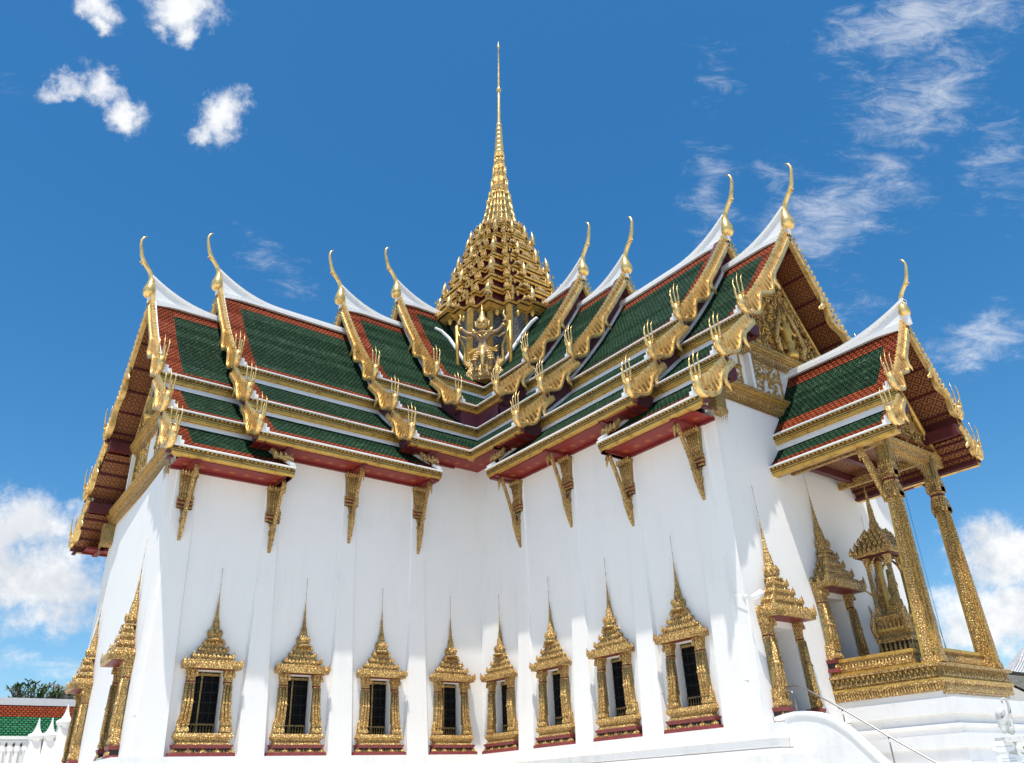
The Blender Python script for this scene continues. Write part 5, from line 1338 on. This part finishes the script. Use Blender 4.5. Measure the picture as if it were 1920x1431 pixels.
# sign post with stone lion
c = Vector((21.25, 37.72, -3.5)) + Vector((-.7906, .611, 0))*.24; ch = Vector((.7906, -.611, 0)); chl = -ch    # chl points right in view
sg = thing('sign_post', tuple(c), 'white lobed direction signs hung on a weathered stone lion post at the lower right', 'sign post')
TSg = lambda a, b, z: (c.x+chl.x*a-FW.x*b*1.2, c.y+chl.y*a-FW.y*b*1.2, z)
M['faded_grey'] = mat('faded_grey_paint', (.42, .42, .42), .7)
M['stone'] = mat('weathered_painted_stone', (.60, .59, .56), .8, 0, ((.16, .15, .14), .52, .66), 12, (30, .6, .02))
lp = MB(TSg)
lp.lathe((.02, 0), [(.09, -3.5), (.09, -3.3), (.05, -3.2), (.05, -1.62), (.08, -1.55)], 'stone', 10)
lp.frust((.02, 0), .13, .12, -1.56, -1.50, 'stone')
lp.build('post', sg)
li = skin('stone_lion', [TSg(*v) for v in ((.02, 0, -1.40), (.03, .0, -1.30), (.00, .02, -1.20), (-.05, .05, -1.17), (-.06, .06, -1.46), (.08, .05, -1.47), (.10, -.02, -1.42), (.14, -.03, -1.25), (.16, -.02, -1.10), (.12, 0, -1.02), (.07, 0, -1.04), (.07, 0, -1.09))],
          [(0, 1), (1, 2), (2, 3), (1, 4), (0, 5), (0, 6), (6, 7), (7, 8), (8, 9), (9, 10), (10, 11)], [.075, .07, .075, .055, .03, .035, .04, .022, .018, .015, .013, .01], sg, 'stone', 2)
for i, (z, a) in enumerate(((-1.605, -.13), (-1.765, -.10), (-1.925, -.09))):
    pl_ = MB(TSg); w_, h_ = .155, .066
    out = [(a+w_*math.copysign(abs(math.cos(t))**.7, math.cos(t)), z+h_*math.copysign(abs(math.sin(t))**.75, math.sin(t))) for t in [j*2*math.pi/24 for j in range(24)]]
    A = [pl_.V((p[0], .075, p[1])) for p in out]; B = [pl_.V((p[0], .06, p[1])) for p in out]
    for j in range(24): pl_.facei((A[j], A[(j+1) % 24], B[(j+1) % 24], B[j]), 'white_paint')
    pl_.facei(A, 'white_paint'); pl_.facei(B, 'white_paint')
    plate = pl_.build('sign_plate', sg)
    tx = MB(TSg); rr2 = random.Random(i)
    for row in ((.0,) if i == 0 else (.016, -.016)):
        x = a-.095
        while x < a+.09:
            wl = rr2.uniform(.012, .030)
            n = int(wl/.006)+1
            for j in range(n): tx.box(x+j*.0065, x+j*.0065+.0042, .076, .0775, z+row-.005, z+row+.005*rr2.choice((.6, 1)), 'faded_grey')
            x += n*.0065+.010
    tx.build('faded_lettering', plate)
def shrub(base, H, rad, label, seed, n=900, name='shrub', mat_='leaf2'):
    rnd = random.Random(seed); o = thing(name, base, label, 'shrub'); s_ = MB()
    for i in range(7):
        a = rnd.uniform(0, 6.28); s_.tube([base, (base[0]+math.cos(a)*rad*.4, base[1]+math.sin(a)*rad*.4, base[2]+H*.5), (base[0]+math.cos(a)*rad*.7, base[1]+math.sin(a)*rad*.7, base[2]+H*.85)], [.03, .02, .01], 'wood', 5)
    s_.build('stem', o)
    lf = MB()
    for i in range(n):
        th_, ph = rnd.uniform(0, 6.28), math.acos(rnd.uniform(-.3, 1)); r = rad*rnd.uniform(.45, 1.05)
        p = Vector((base[0]+r*math.sin(ph)*math.cos(th_), base[1]+r*math.sin(ph)*math.sin(th_), base[2]+H*.45+H*.55*math.cos(ph)*rnd.uniform(.6, 1.05)))
        v = Vector((rnd.uniform(-1, 1), rnd.uniform(-1, 1), rnd.uniform(-.2, 1))).normalized(); s = v.cross(Vector((.3, .1, 1))).normalized(); L_ = rnd.uniform(.06, .11)
        lf.face([tuple(p), tuple(p+v*L_*.5-s*L_*.25), tuple(p+v*L_), tuple(p+v*L_*.5+s*L_*.25)], mat_)
    lf.build('crown', o); return o
d = atx(1922, 1372, 20.6); shrub((20.2, 37.95, -3.5), 2.15, .42, 'bright green clipped shrub behind the stone lion sign post', 4)
# spiky plant whose leaf tips show above the bottom edge
pg = thing('palm_plant', (23.0, 28.75, -3.5), 'green spiky palm leaf tips at the bottom edge in front of the inner corner', 'plant')
b_ = MB(); rnd = random.Random(2); bx, by = 22.95, 28.72
for i in range(26):
    a = rnd.uniform(0, 6.28); sp = rnd.uniform(.05, .42); ht = rnd.uniform(1.7, 2.22); p0 = Vector((bx, by, -2.9)); p1 = Vector((bx+math.cos(a)*sp*.4, by+math.sin(a)*sp*.4, -3.5+ht*.75)); p2 = Vector((bx+math.cos(a)*sp, by+math.sin(a)*sp, -3.5+ht+.08)); s = Vector((-math.sin(a), math.cos(a), 0))*.022
    b_.face([tuple(p0-s), tuple(p0+s), tuple(p1+s), tuple(p1-s)], 'leaf2'); b_.face([tuple(p1-s), tuple(p1+s), tuple(p2)], 'leaf2')
b_.build('leaf_blade', pg)
b_ = MB(); b_.lathe((bx, by), [(.16, -3.5), (.24, -3.1), (.26, -2.9), (.2, -2.9)], 'terrace', 14); b_.build('pot', pg)
# small rail post by the left doorway
rp = thing('rail_post', (25.0, 4.1, -1.0), 'slim metal handrail with gilded finial at the left end doorway', 'handrail')
b_ = MB(); q = atpx(198, 1418, 3.0)
b_.tube([(q.x, 3.0, -1.4), (q.x, 3.0, .45)], [.035, .03], 'steel', 6); b_.tube([(q.x+.02, 3.3, -1.4), (q.x+.02, 3.0, .45), (q.x+.3, 2.6, -1.2)], [.03]*3, 'steel', 6); b_.tube([(q.x-.12, 3.0, -.9), (q.x-.05, 3.0, -.2), (q.x, 3.0, .5), (q.x+.02, 3.0, 1.0), (q.x-.03, 3.0, 1.35)], [.08, .06, .05, .04, .01], 'carved_bright', 6)
b_.build('rail', rp)
